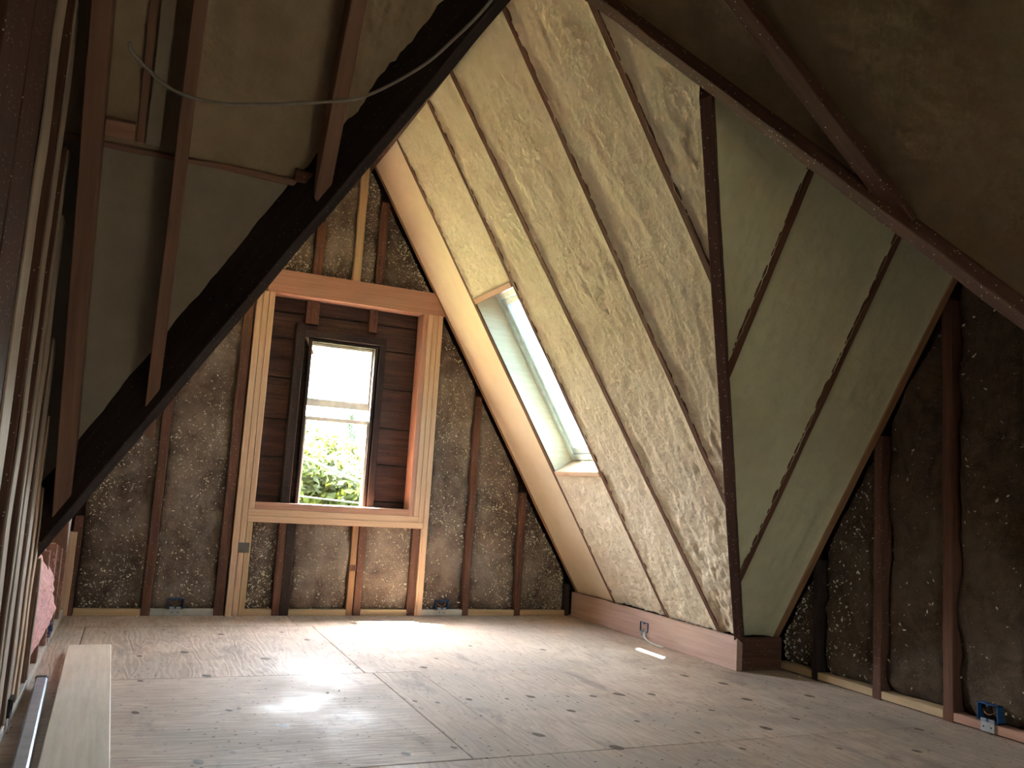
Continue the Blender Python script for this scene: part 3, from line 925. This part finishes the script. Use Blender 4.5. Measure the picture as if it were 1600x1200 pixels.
# near slope of the right cross gable (turned away from the camera)
ceil3 = slab('ceiling', [p - N_BN * .12 for p in (P_BN(S1X + .1, -.1), P_BN(XB + .2, -.1), P_BN(XB + .2, RBZ + .35), P_BN(1.65, RBZ + .35))], -N_BN, 0.03, 'sheath')
tag(ceil3, 'foamed near slope of the right cross gable behind the long valley rafter', 'ceiling', kind='structure')
for xx in (2.41, 3.01):
    rafter(ceil3, P_BN, N_BN, xx, (S1X - xx) * S1T + .03, RBZ - 0.02)
foam_panel(ceil3, P_BN, N_BN, lambda z: vx(z) + .03, XB - 0.005, 0.02, RBZ - .02, 0.010, 0.006, 'foam_green', seed=11.0, res=0.04)

# ------------------------------------------------------------------ right gable wall
wall_right = slab('wall_right', [(XB + 0.11, 0.0, -0.1), (XB + 0.11, 4.5, -0.1), (XB + 0.11, RBY, RBZ + .6)], (1, 0, 0), 0.03, 'sheath')
tag(wall_right, 'dim right gable wall with brown batts between dark studs', 'wall', kind='structure')
rtb = lambda y: max(min(S2T * (S2Y - y), BNT * (y - BNY)) - 0.02, 0.0)
cr = []
sy = [(3.636, 3.680, 'dark'), (3.208, 3.262, 'stud'), (2.803, 2.856, 'rafter'), (2.40, 2.45, 'stud'), (1.99, 2.04, 'stud'), (1.58, 1.63, 'stud'), (1.18, 1.23, 'stud'), (0.78, 0.83, 'stud')]
for (a, b, mm) in sy:
    beam('stud', (XB, (a + b) / 2, 0), (XB, (a + b) / 2, rtb((a + b) / 2) + .02), (-1, 0, 0), b - a, 0.10, mm, wall_right, seg=10, wob=0.004)
# second, taller stud seen behind
ed = [3.95] + [v for s in sy for v in (s[1], s[0])] + [0.40]
for k in range(0, len(ed) - 1, 2):
    b, a = ed[k], ed[k + 1]
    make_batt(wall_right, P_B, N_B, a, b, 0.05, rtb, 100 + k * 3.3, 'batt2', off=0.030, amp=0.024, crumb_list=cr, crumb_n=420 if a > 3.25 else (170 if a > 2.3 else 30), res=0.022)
    if a > 0.4:
        box('bottom_plate', (XB + 0.002, a + .001, 0.006), (XB + 0.09, b - .001, 0.044), 'plate' if a > 2.7 else 'newpink', wall_right, along=1)
crumbs('foam_flecks', cr, wall_right, 0.002, 0.015)

# ------------------------------------------------------------------ valley rafters
d_vr = Vector((-1 / S1T, -1 / S2T, 1)).normalized()
nv = (N_S1 + N_S2).normalized()
vr = beam('valley_rafter', Vector((vx(.005), vr_y(.005), .005)) + nv * 0.040, Vector((vx(RBZ - .09), vr_y(RBZ - .09), RBZ - .09)) + nv * 0.040, nv, 0.048, 0.17, 'valley', seg=20, wob=0.003, cut_b=((1.773 + .022, 2.486 + .016, 0), (1.128, 0.806, 0)),
          cut_a=((XK - .003, 3.916 - .003, 0.001), (0, 0, 1)))
tag(vr, 'dark upright-looking valley rafter between the cream slope and the greenish slope', 'beam')
va = Vector((2.72, 1.146, 0.962))
_t = lambda z: Vector((S1X - z / S1T, vn_y(z), z))
nvn = (N_S1 + N_BN).normalized()
vn = beam('valley_rafter', _t(0.0) + nvn * 0.04, _t(RZ) + nvn * 0.04, N_S1 * 0.75 + N_BN * 0.25, 0.062, 0.18, 'valley', seg=24, wob=0.005)
tag(vn, 'long brown valley rafter crossing the upper right above the greenish slope', 'beam')
# left valley: dark, deep, its jack rafters hang in front of it
A0, A1 = Vector((1.333, 2.005 + .108, 3.075)), None
pl = Vector((0.981, 2.460, 2.529))
ql = Vector((-0.267, 3.689, 0.589))
ul = (ql - pl).normalized()
p_top = pl - ul * 0.62
p_bot = ql + ul * 0.62
nl = Vector((0, 0, -1))
nl = (nl - ul * nl.dot(ul)).normalized()
sl = ul.cross(nl)                      # horizontal, across the beam
if sl.x < 0:
    sl = -sl
vl = beam('valley_rafter', p_top - sl * 0.026, p_bot - sl * 0.026, nl, 0.052, 0.24, 'dark', seg=20, wob=0.004)
tag(vl, 'massive near-black valley rafter slanting across the upper left', 'beam')

# ------------------------------------------------------------------ left cross gable: far slope with new jack rafters
ceil4 = slab('ceiling', [p - N_S2 * .26 for p in (P_S2(-0.75, -.15), P_S2(XW - .1, -.15), P_S2(XW - .1, RZ + .35), P_S2(RX + .3, RZ + .35))], -N_S2, 0.03, 'sheath')
tag(ceil4, 'shadowed foamed roof slope behind the black valley rafter on the left', 'ceiling', kind='structure')
REC = 0.105
PF = lambda t, z: P_S2(t, z) - N_S2 * REC
vlx = lambda z: vl_x(z) - 0.02
CZ = 1.885
for (x0, x1, zb, mm, nm) in [(-0.262, -0.203, 0.60, 'newdim', 'jack_rafter'), (0.010, 0.052, 1.02, 'newdim', 'jack_rafter'), (0.464, 0.515, 1.845, 'newdim', 'jack_rafter'), (-0.70, -0.66, 0.3, 'newdim', 'jack_rafter'), (-1.1, -1.06, 0.1, 'newdim', 'jack_rafter'), (-1.5, -1.46, 0.1, 'newdim', 'jack_rafter'), (-1.9, -1.86, 0.1, 'newdim', 'jack_rafter')]:
    xm = (x0 + x1) / 2
    a = P_S2(xm, zb) + N_S2 * 0.004
    b = P_S2(xm, RZ - 0.03) + N_S2 * 0.004
    beam(nm, a, b, N_S2, x1 - x0, 0.13, mm, ceil4, seg=6, wob=0.002, cut_a=((xm, a.y, zb), (0.78, -0.78, 0.5)) if xm > -0.5 else None)
# old rafter buried in the foam, and the old purlin at the crease
rafter(ceil4, PF, N_S2, -0.098, CZ + .02, RZ - .1, mat='newdim', w=0.026, proud=0.006, d=0.1)
rafter(ceil4, PF, N_S2, -0.058, CZ + .02, RZ - .1, mat='foam_grey_shade', w=0.045, proud=0.014, d=0.05, name='furring_strip')
beam('purlin', PF(-0.45, CZ - .005) + N_S2 * 0.012, PF(0.56, CZ - .005) + N_S2 * 0.012, N_S2, 0.022, 0.08, 'newdim', ceil4, seg=20, wob=0.010)
beam('blocking', PF(-0.20, CZ + .05) + N_S2 * 0.05, PF(-0.115, CZ + .05) + N_S2 * 0.05, N_S2, 0.052, 0.08, 'newpink', ceil4)
beam('blocking', PF(0.40, CZ + .02) + N_S2 * 0.04, PF(0.464, CZ + .02) + N_S2 * 0.04, N_S2, 0.04, 0.08, 'stud', ceil4)
edges = [(-0.203, 0.010, 11.0), (0.052, 0.464, 12.0), (0.515, None, 13.0), (-0.66, -0.262, 14.0), (-1.06, -0.70, 15.0), (-1.46, -1.10, 16.0), (-1.86, -1.5, 17.0), (-2.2, -1.9, 18.0)]
for (a, b, sd) in edges:
    zmax = RZ - 0.03
    if b is None:
        foam_panel(ceil4, PF, N_S2, a, lambda z, a=a: max(vlx(z), a + .004), 1.80, zmax, 0.0, 0.016, 'foam_beige_shade', seed=sd, streak=0.014)
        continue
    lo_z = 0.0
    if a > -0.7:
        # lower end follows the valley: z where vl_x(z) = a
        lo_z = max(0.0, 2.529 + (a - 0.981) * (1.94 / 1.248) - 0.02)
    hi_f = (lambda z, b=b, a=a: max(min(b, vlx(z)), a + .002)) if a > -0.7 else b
    foam_panel(ceil4, PF, N_S2, a, b, CZ + 0.005, zmax, 0.0, 0.016 if a > -0.3 else 0.012, 'foam_beige_shade', seed=sd, streak=0.018, res=0.022 if a > -0.3 else 0.05)
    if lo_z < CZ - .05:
        foam_panel(ceil4, PF, N_S2, a, hi_f, lo_z, CZ - 0.012, 0.004, 0.007, 'foam_grey_shade', seed=sd + .5, res=0.03 if a > -0.3 else 0.05)

# hidden left slope of the far bay
ceil5 = slab('ceiling', [p - N_AL * .14 for p in (P_AL(YA + .2, -.1), P_AL(S2Y + .2, -.1), P_AL(2.25, RZ + .35), P_AL(YA + .2, RZ + .35))], -N_AL, 0.03, 'sheath')
tag(ceil5, 'foamed left slope of the far bay behind the black valley rafter', 'ceiling', kind='structure')
alb = lambda z: S2Y - z / S2T + .15
rl = [5.293, 4.641, 4.18, 3.515, 2.912]
hi_ = YA - 0.01
for k, ry in enumerate(rl + [None]):
    lof = (lambda z, ry=ry: max(ry + hw, alb(z))) if ry else alb
    z0 = max(0.02, S2T * (S2Y + .15 - (hi_ - .02)) + 0.02)
    foam_panel(ceil5, P_AL, N_AL, lof, hi_, z0, RZ - .04, 0.010, 0.010, 'foam', seed=20.0 + k, res=0.035)
    if ry:
        rafter(ceil5, P_AL, N_AL, ry, max(0.02, S2T * (S2Y - ry + .15) + .32), RZ - 0.03, proud=-0.03)
        hi_ = ry - hw

# near part of the skylight slope's plane, above the long valley rafter
ceil6 = slab('ceiling', [p - N_S1 * .16 for p in (P_S1(BNY, -.1), P_S1(YN - .1, -.1), P_S1(YN - .1, .30), P_S1(2.3, RZ + .35), P_S1(vn_y(RZ + .35), RZ + .35))], -N_S1, 0.03, 'sheath')
tag(ceil6, 'shade-darkened tan foamed roof slope in the upper right corner', 'ceiling', kind='structure')
CNT = 0.80
cn_y = lambda z: 2.0 - (RZ - z) / CNT             # where the near slope meets this plane
nb = lambda z: vn_y(z) - .03
foam_panel(ceil6, P_S1, N_S1, lambda z: max(cn_y(z), YN) - .02, nb, 0.02, 3.2, 0.020, 0.013, 'foam_tan_shade', seed=30.0, streak=0.008, res=0.025)
# the heavy rafter that runs into the valley rafter
beam('rafter', P_S1(2.31, 2.9) + N_S1 * .02, P_S1(1.915, 1.835) + N_S1 * .02, N_S1, 0.066, 0.16, 'valley', ceil6, seg=12, wob=0.004)
for yy in (1.25, 0.6, 0.0, -0.6, -1.2):
    rafter(ceil6, P_S1, N_S1, yy, 0.02, min(RZ - CNT * (2.0 - yy) - .02, (yy - vn_y(0)) * (1.32 / 1.128) + 0.0) if yy > BNY else RZ - CNT * (2.0 - yy) - .02, proud=-0.03) if yy < BNY else None

# near slope overhead and behind the camera
PN = lambda t, z: Vector((t, 2.0 - (RZ - z) / CNT, z))
N_CN = Vector((0, CNT, -1)).normalized()
zb = RZ - CNT * (2.0 - YN)
QX0, QX1, QZ0, QZ1 = 1.30, 2.00, 1.05, 1.65        # added roof window, out of view, placed to light the greenish slope
xr = lambda z: S1X - z / S1T + .12
ceil7 = slab('ceiling', [p - N_CN * .06 for p in (PN(XW - .1, zb - .1), PN(QX0, zb - .1), PN(QX0, RZ + .35), PN(XW - .1, RZ + .35))], -N_CN, 0.03, 'sheath')
tag(ceil7, 'foamed roof slope overhead behind the viewpoint', 'ceiling', kind='structure')
for pts in ([(QX0, zb - .1), (3.15, zb - .1), (xr(QZ0), QZ0), (QX0, QZ0)], [(QX1, QZ0), (xr(QZ0), QZ0), (xr(QZ1), QZ1), (QX1, QZ1)], [(QX0, QZ1), (xr(QZ1), QZ1), (RX + .1, RZ + .35), (QX0, RZ + .35)]):
    slab('roof_deck', [PN(*q) - N_CN * .06 for q in pts], -N_CN, 0.03, 'sheath', ceil7)
xs1 = lambda z: S1X - z / S1T
foam_panel(ceil7, PN, N_CN, XW, QX0 - .02, zb, RZ - .02, 0.0, 0.010, 'foam_beige_shade', seed=33.0, res=0.08)
foam_panel(ceil7, PN, N_CN, QX0 - .02, xs1, zb, QZ0 - .02, 0.0, 0.010, 'foam_beige_shade', seed=34.0, res=0.08)
foam_panel(ceil7, PN, N_CN, QX1 + .02, xs1, QZ0 - .02, QZ1 + .02, 0.0, 0.010, 'foam_beige_shade', seed=35.0, res=0.08)
foam_panel(ceil7, PN, N_CN, QX0 - .02, xs1, QZ1 + .02, RZ - .02, 0.0, 0.010, 'foam_beige_shade', seed=36.0, res=0.08)
sk3 = empty('window_3_added', PN((QX0 + QX1) / 2, QZ0))
tag(sk3, 'added unseen roof window behind the viewpoint, lighting the greenish slope', 'window', kind='structure')
for (xa, za, xb, zc, al) in [(QX0, QZ0, QX0, QZ1, 1), (QX1, QZ0, QX1, QZ1, 1), (QX0 + .02, QZ0, QX1 - .02, QZ0, 0), (QX0 + .02, QZ1, QX1 - .02, QZ1, 0)]:
    beam('skylight_frame', PN(xa, za) + N_CN * .01, PN(xb, zc) + N_CN * .01, N_CN, 0.05, 0.12, 'skyframe', sk3)  # frame of the added roof window
slab('pane', [PN(*q) - N_CN * .07 for q in ((QX0, QZ0), (QX1, QZ0), (QX1, QZ1), (QX0, QZ1))], -N_CN, 0.004, 'addedglass', sk3)

wall_back = slab('wall_back', [(XW - .1, YN, -.1), (XB + .1, YN, -.1), (XB + .1, YN, 1.0), (XW - .1, YN, 1.0)], (0, -1, 0), 0.05, 'sheath')
tag(wall_back, 'low boarded wall behind the viewpoint', 'wall', kind='structure')
wall_gl = slab('wall_gable_left', [(XW, YN - .1, -.1), (XW, 4.3, -.1), (XW, 2.0, RZ + .2), (XW, YN - .1, .6)], (-1, 0, 0), 0.05, 'sheath')
tag(wall_gl, 'boarded gable wall beyond the left stud wall', 'wall', kind='structure')
ridge = beam('ridge_beam', (RX, 1.95, RZ - .06), (RX, YA + .2, RZ - .06), (0, 0, -1), 0.05, 0.3, 'valley')
tag(ridge, 'main ridge board at the top of the far bay', 'beam', kind='structure')
ridge2 = beam('ridge_beam', (1.90, RBY, RBZ - .02), (XB + .1, RBY, RBZ - .04), (0, 0, -1), 0.05, 0.3, 'valley')
tag(ridge2, 'ridge board of the right cross gable', 'beam', kind='structure')
ridge3 = beam('ridge_beam', (XW, 2.0, RZ - .04), (RX, 2.0, RZ - .04), (0, 0, -1), 0.05, 0.3, 'valley')
tag(ridge3, 'ridge board of the left cross gable', 'beam', kind='structure')

# ------------------------------------------------------------------ left stud wall
wall_left = empty('wall_left', (XL, 3.5, 0))
tag(wall_left, 'new stud wall seen edge-on along the left side', 'wall', kind='structure')


def lw_top(y):
    return max(S2T * (S2Y + .115 - y), 0.52)


for (y0, y1, d, mm, strip) in [(1.70, 1.98, 0.24, 'valley', None), (2.00, 2.28, 0.20, 'valley', None), (2.31, 2.48, 0.14, 'stud', 'studlit'), (2.68, 2.79, 0.14, 'stud', 'studlit'), (2.95, 3.00, 0.12, 'stud', 'studlit'), (3.03, 3.16, 0.12, 'stud', 'studlit'),
                               (3.27, 3.39, 0.10, 'stud', 'studlit'), (3.45, 3.54, 0.10, 'newdim', 'new'), (3.62, 3.70, 0.10, 'newdim', 'new'), (3.93, 3.98, 0.09, 'newdim', 'studlit'), (4.30, 4.34, 0.09, 'newdim', None), (4.70, 4.74, 0.09, 'newdim', None), (5.10, 5.14, 0.09, 'newdim', None), (5.50, 5.54, 0.09, 'newdim', None)]:
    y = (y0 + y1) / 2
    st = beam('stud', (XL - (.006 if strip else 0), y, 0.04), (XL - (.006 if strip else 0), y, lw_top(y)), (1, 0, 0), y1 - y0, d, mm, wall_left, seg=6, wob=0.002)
    if strip:      # light on the stud front, with overspray, put into a pale strip
        beam('lit_edge_strip', (XL, y + .002, 0.05), (XL, y + .002, lw_top(y) - .005), (1, 0, 0), (y1 - y0) * .8, 0.0055, strip, st, seg=30, wob=0.004, ch=0.001)
box('bottom_plate', (XL - 0.09, 1.9, 0), (XL + 0.0, 5.86, 0.039), 'platewhite', wall_left, along=1)

# pink fibreglass bulging out between the studs
V, F = [], []
nu, nvv = 26, 22
for j in range(nvv + 1):
    for i in range(nu + 1):
        y = 4.02 + 0.66 * i / nu
        z = 0.06 + 0.46 * j / nvv
        b = max(0.0, math.sin(math.pi * i / nu)) ** 0.6 * max(0.0, math.sin(math.pi * j / nvv)) ** 0.6
        V.append((XL - 0.05 + b * (0.070 + 0.04 * fbm(y * 5, z * 5, 3)) + 0.012 * mn.noise((y * 30, z * 30, 1)), y, z))
for j in range(nvv):
    for i in range(nu):
        q = j * (nu + 1) + i
        F.append((q, q + 1, q + nu + 2, q + nu + 1))
pk = empty('pink_insulation', (XL, 4.35, 0.06))
tag(pk, 'pink fibreglass batt bulging out of the left stud wall', 'insulation')
mesh_obj('batt_body', V, F, 'pinkwool', pk, smooth=True)
V, F = [], []
for k in range(260):
    y, z = random.uniform(4.05, 4.65), random.uniform(0.03, 0.52)
    x = XL + random.uniform(-0.01, 0.05)
    dx, dy, dz = random.uniform(0.0, 0.025), random.gauss(0, 0.02), random.gauss(0, 0.02)
    q = len(V)
    V += [(x, y, z), (x + 0.001, y, z + 0.0012), (x + dx, y + dy, z + dz)]
    F.append((q, q + 1, q + 2))
tag(mesh_obj('loose_fibres', V, F, 'pinkwool', pk), kind='stuff')

# ------------------------------------------------------------------ things on the floor
pb = beam('pine_board', (-0.056, 2.30, 0.039), (-0.1075, 4.73, 0.039), (0, 0, 1), 0.19, 0.038, 'newpale', ch=0.003)
tag(pb, 'pale pine board lying flat on the plywood by the left wall', 'board')
sg = empty('metal_straightedge', (-0.25, 3.7, 0.0))
tag(sg, 'long blue-grey metal straightedge on the floor along the left stud wall', 'straightedge')
beam('bar', (-0.192, 2.5, 0.05), (-0.251, 3.98, 0.05), (0, 0, 1), 0.044, 0.049, 'greysteel', sg, ch=0.006)
beam('end_cap', (-0.251, 3.98, 0.051), (-0.2522, 4.01, 0.051), (0, 0, 1), 0.046, 0.05, 'blackbox', sg, ch=0.004)


# ------------------------------------------------------------------ electrical boxes
def elec_box(origin, right, out, label, w=0.10, h=0.062, z0=0.045, depth=0.05, body='bluebox', bracket=True, flip=False, cable=None):
    """open-fronted outlet box on a wall; right/out are unit vectors on the floor plane"""
    o = Vector(origin)
    r, n, u = Vector(right), Vector(out), Vector((0, 0, 1))
    e = empty('electrical_box', o)
    tag(e, label, 'electrical box', 'outlet boxes along the walls')

    def pan(name, x0, x1, d0, d1, za, zb, mat):
        pts = [o + r * x + n * d + u * z for z in (za, zb) for d in (d0, d1) for x in (x0, x1)]
        F = [(0, 1, 3, 2), (4, 6, 7, 5), (0, 4, 5, 1), (2, 3, 7, 6), (0, 2, 6, 4), (1, 5, 7, 3)]
        return pts, F

    V, F = [], []
    t = 0.004
    for a in [(-w / 2, w / 2, -depth, -depth + t, z0, z0 + h), (-w / 2, -w / 2 + t, -depth, 0.006, z0, z0 + h), (w / 2 - t, w / 2, -depth, 0.006, z0, z0 + h),
              (-w / 2, w / 2, -depth, 0.006, z0, z0 + t), (-w / 2, w / 2, -depth, 0.006, z0 + h - t, z0 + h),
              (-0.006, 0.006, -0.004, 0.007, z0, z0 + 0.012), (-0.006, 0.006, -0.004, 0.007, z0 + h - 0.012, z0 + h)]:
        p, f = pan('', *a, None)
        q = len(V)
        V += p
        F += [tuple(i + q for i in ff) for ff in f]
    mesh_obj('box_body', V, F, body, e)
    if bracket:
        p, f = pan('', -w * 0.33, w * 0.33, 0.004, 0.006, z0 - 0.042, z0 + 0.012, None)
        br = mesh_obj('bracket', p, f, 'galv', e)
        for sx in (-0.018, 0.018):
            c = o + r * sx + n * 0.0065 + u * (z0 - 0.022)
            Vh = [c + r * 0.004 * math.cos(k * .785) + u * 0.004 * math.sin(k * .785) for k in range(8)]
            Vh += [v + n * 0.0008 for v in Vh]
            mesh_obj('screw', Vh, [tuple(range(8)), tuple(range(8, 16))] + [(k, (k + 1) % 8, 8 + (k + 1) % 8, 8 + k) for k in range(8)], 'blackbox', br)
    pts = []
    for k in range(9):
        an = math.pi * k / 8
        pts.append(o + r * (0.030 * math.cos(an)) + n * (-0.02 + 0.022 * math.sin(an)) + u * (z0 + h * 0.72 - 0.024 * math.sin(an)))
    tube('wire', pts, 0.0022, 'copper', e, sides=6)
    if cable:
        tube('cable', cable, 0.006, 'whiteplastic', e, smooth_n=5)
    return e


elec_box((0.328, YA, 0), (1, 0, 0), (0, -1, 0), 'blue outlet box on the far wall, left of the window', z0=0.045)
elec_box((2.112, YA, 0), (1, 0, 0), (0, -1, 0), 'blue outlet box on the far wall, right of the window')
elec_box((XK - 0.001, 4.85, 0), (0, -1, 0), (-1, 0, 0), 'blue outlet box on the pink knee board with a white cable stub', w=0.09, h=0.06, z0=0.055, depth=0.03,
         cable=[(XK - 0.010, 4.83, 0.045), (XK - 0.03, 4.80, 0.03), (XK - 0.045, 4.74, 0.018), (XK - 0.05, 4.66, 0.010), (XK - 0.045, 4.56, 0.008)])
elec_box((XB, 2.630, 0), (0, -1, 0), (-1, 0, 0), 'blue outlet box at the foot of the right wall', w=0.098, h=0.075, z0=0.050)
elec_box((XL + 0.004, 4.86, 0), (0, 1, 0), (1, 0, 0), 'blue outlet box on the left stud wall next to the pink batt', w=0.10, h=0.06, z0=0.06, depth=0.03)
elec_box((XL + 0.004, 3.36, 0), (0, 1, 0), (1, 0, 0), 'black outlet box with pale top at the lower left edge', w=0.07, h=0.06, z0=0.06, depth=0.03, body='blackbox')

# hanging cable in the left roof
cable = [P_S2(x, z) + N_S2 * 0.01 for (x, z) in [(-0.15, 2.17), (-0.135, 2.142)]] + [P_S2(-0.018, 2.08) + N_S2 * .02, P_S2(0.124, 2.075) + N_S2 * .03, P_S2(0.287, 2.105) + N_S2 * .03, P_S2(0.44, 2.140) + N_S2 * .02, P_S2(0.56, 2.18) + N_S2 * .03, P_S2(0.711, 2.29) + N_S2 * .05, P_S2(0.798, 2.385) + N_S2 * .06, P_S2(0.895, 2.515) + N_S2 * .06, P_S2(0.95, 2.66) + N_S2 * .03]
cb = tube('hanging_cable', cable, 0.0055, 'greycable', None, smooth_n=6)
tag(cb, 'thin grey cable sagging across the rafters at the upper left', 'cable')

# ------------------------------------------------------------------ outside: ground, trees, overhead lines
GZ = -6.0
gr = slab('ground', [(-60, 8, GZ), (80, 8, GZ), (80, 120, GZ), (-60, 120, GZ)], (0, 0, -1), 0.3, 'ground')
tag(gr, 'grassy ground far below the attic window', 'ground', kind='structure')


def tree(x, y, top, rad, label, mat='leaf', conifer=False, n=36000, name='tree'):
    e = empty(name, (x, y, GZ))
    tag(e, label, 'tree', 'trees outside the window')
    h = top - GZ
    tube('trunk', [(x, y, GZ), (x + .1, y, GZ + h * .4), (x, y + .1, GZ + h * .8)], 0.16, 'bark', e, sides=10, smooth_n=3)
    V, F = [], []
    for k in range(n):
        if conifer:
            t = random.random() ** 0.7
            rr = rad * (1 - t) * (0.35 + 0.65 * abs(math.sin(t * 26))) * math.sqrt(random.random())
            an = random.uniform(0, 6.283)
            c = Vector((x + rr * math.cos(an), y + rr * math.sin(an), GZ + h * (0.15 + 0.85 * t)))
        else:
            d = Vector((random.gauss(0, 1), random.gauss(0, 1), random.gauss(0, 1))).normalized()
            rr = (0.55 + 0.45 * random.random() ** 0.5) * (1 + 0.35 * mn.noise(d * 2.1 + Vector((x, y, 0))))
            c = Vector((x, y, top - rad * 1.0)) + Vector((d.x * rad, d.y * rad, d.z * rad * 0.9)) * rr
        s = random.uniform(0.06, 0.14) * (1.6 if conifer else 1.0)
        a = Vector((random.gauss(0, 1), random.gauss(0, 1), random.gauss(0, .6))).normalized()
        b = a.orthogonal().normalized()
        q = len(V)
        V += [c - a * s, c + b * s * 0.5, c + a * s, c - b * s * 0.5]
        F.append((q, q + 1, q + 2, q + 3))
    tag(mesh_obj('crown', V, F, mat, e), kind='stuff')
    return e


tree(2.6, 17.0, 2.0, 2.2, 'bushy yellow-green tree filling the lower left of the window view')
tree(6.4, 20.5, 1.5, 2.6, 'broad yellow-green tree in the lower right of the window view')
tree(8.7, 38.0, 3.9, 2.2, 'pale distant conifer behind the bushy trees', mat='leafpale', conifer=True, n=12000)
tag(tube('overhead_line', [(-2.0, 11.4, 2.72), (1.98, 11.4, 1.215), (2.824, 11.4, 0.905), (8.0, 11.4, -0.98)], 0.024, 'line', None, smooth_n=6), 'overhead line slanting down across the window view', 'cable')
tag(tube('overhead_line', [(-2.0, 11.4, 0.935), (1.99, 11.4, 0.687), (2.803, 11.4, 0.637), (8.0, 11.4, 0.32)], 0.010, 'line', None, smooth_n=6), 'lower overhead line running level across the bottom of the window view', 'cable')

# daylight portals in the two windows and the added roof window
for nm, c, sx, sz, d in (('window_daylight', Vector(((HX0 + HX1) / 2, YA + 0.30, (HZ0 + HZ1) / 2)), HX1 - HX0, HZ1 - HZ0, Vector((0, -1, 0))),
                         ('skylight_daylight', P_S1((SKY0 + SKY1) / 2, (SKZ0 + SKZ1) / 2) + no * 0.27, SKY1 - SKY0, (SKZ1 - SKZ0) * 1.17, N_S1),
                         ('added_window_daylight', PN((QX0 + QX1) / 2, (QZ0 + QZ1) / 2) - N_CN * 0.11, QX1 - QX0, (QZ1 - QZ0) * 1.60, N_CN)):
    ld = bpy.data.lights.new(nm, 'AREA')
    ld.shape = 'RECTANGLE'
    ld.size, ld.size_y = sx, sz
    ld.cycles.is_portal = True
    lo = bpy.data.objects.new(nm, ld)
    col.objects.link(lo)
    lo.location = c
    lo.rotation_euler = d.to_track_quat('-Z', 'Y' if abs(d.z) > .99 else 'Y').to_euler()
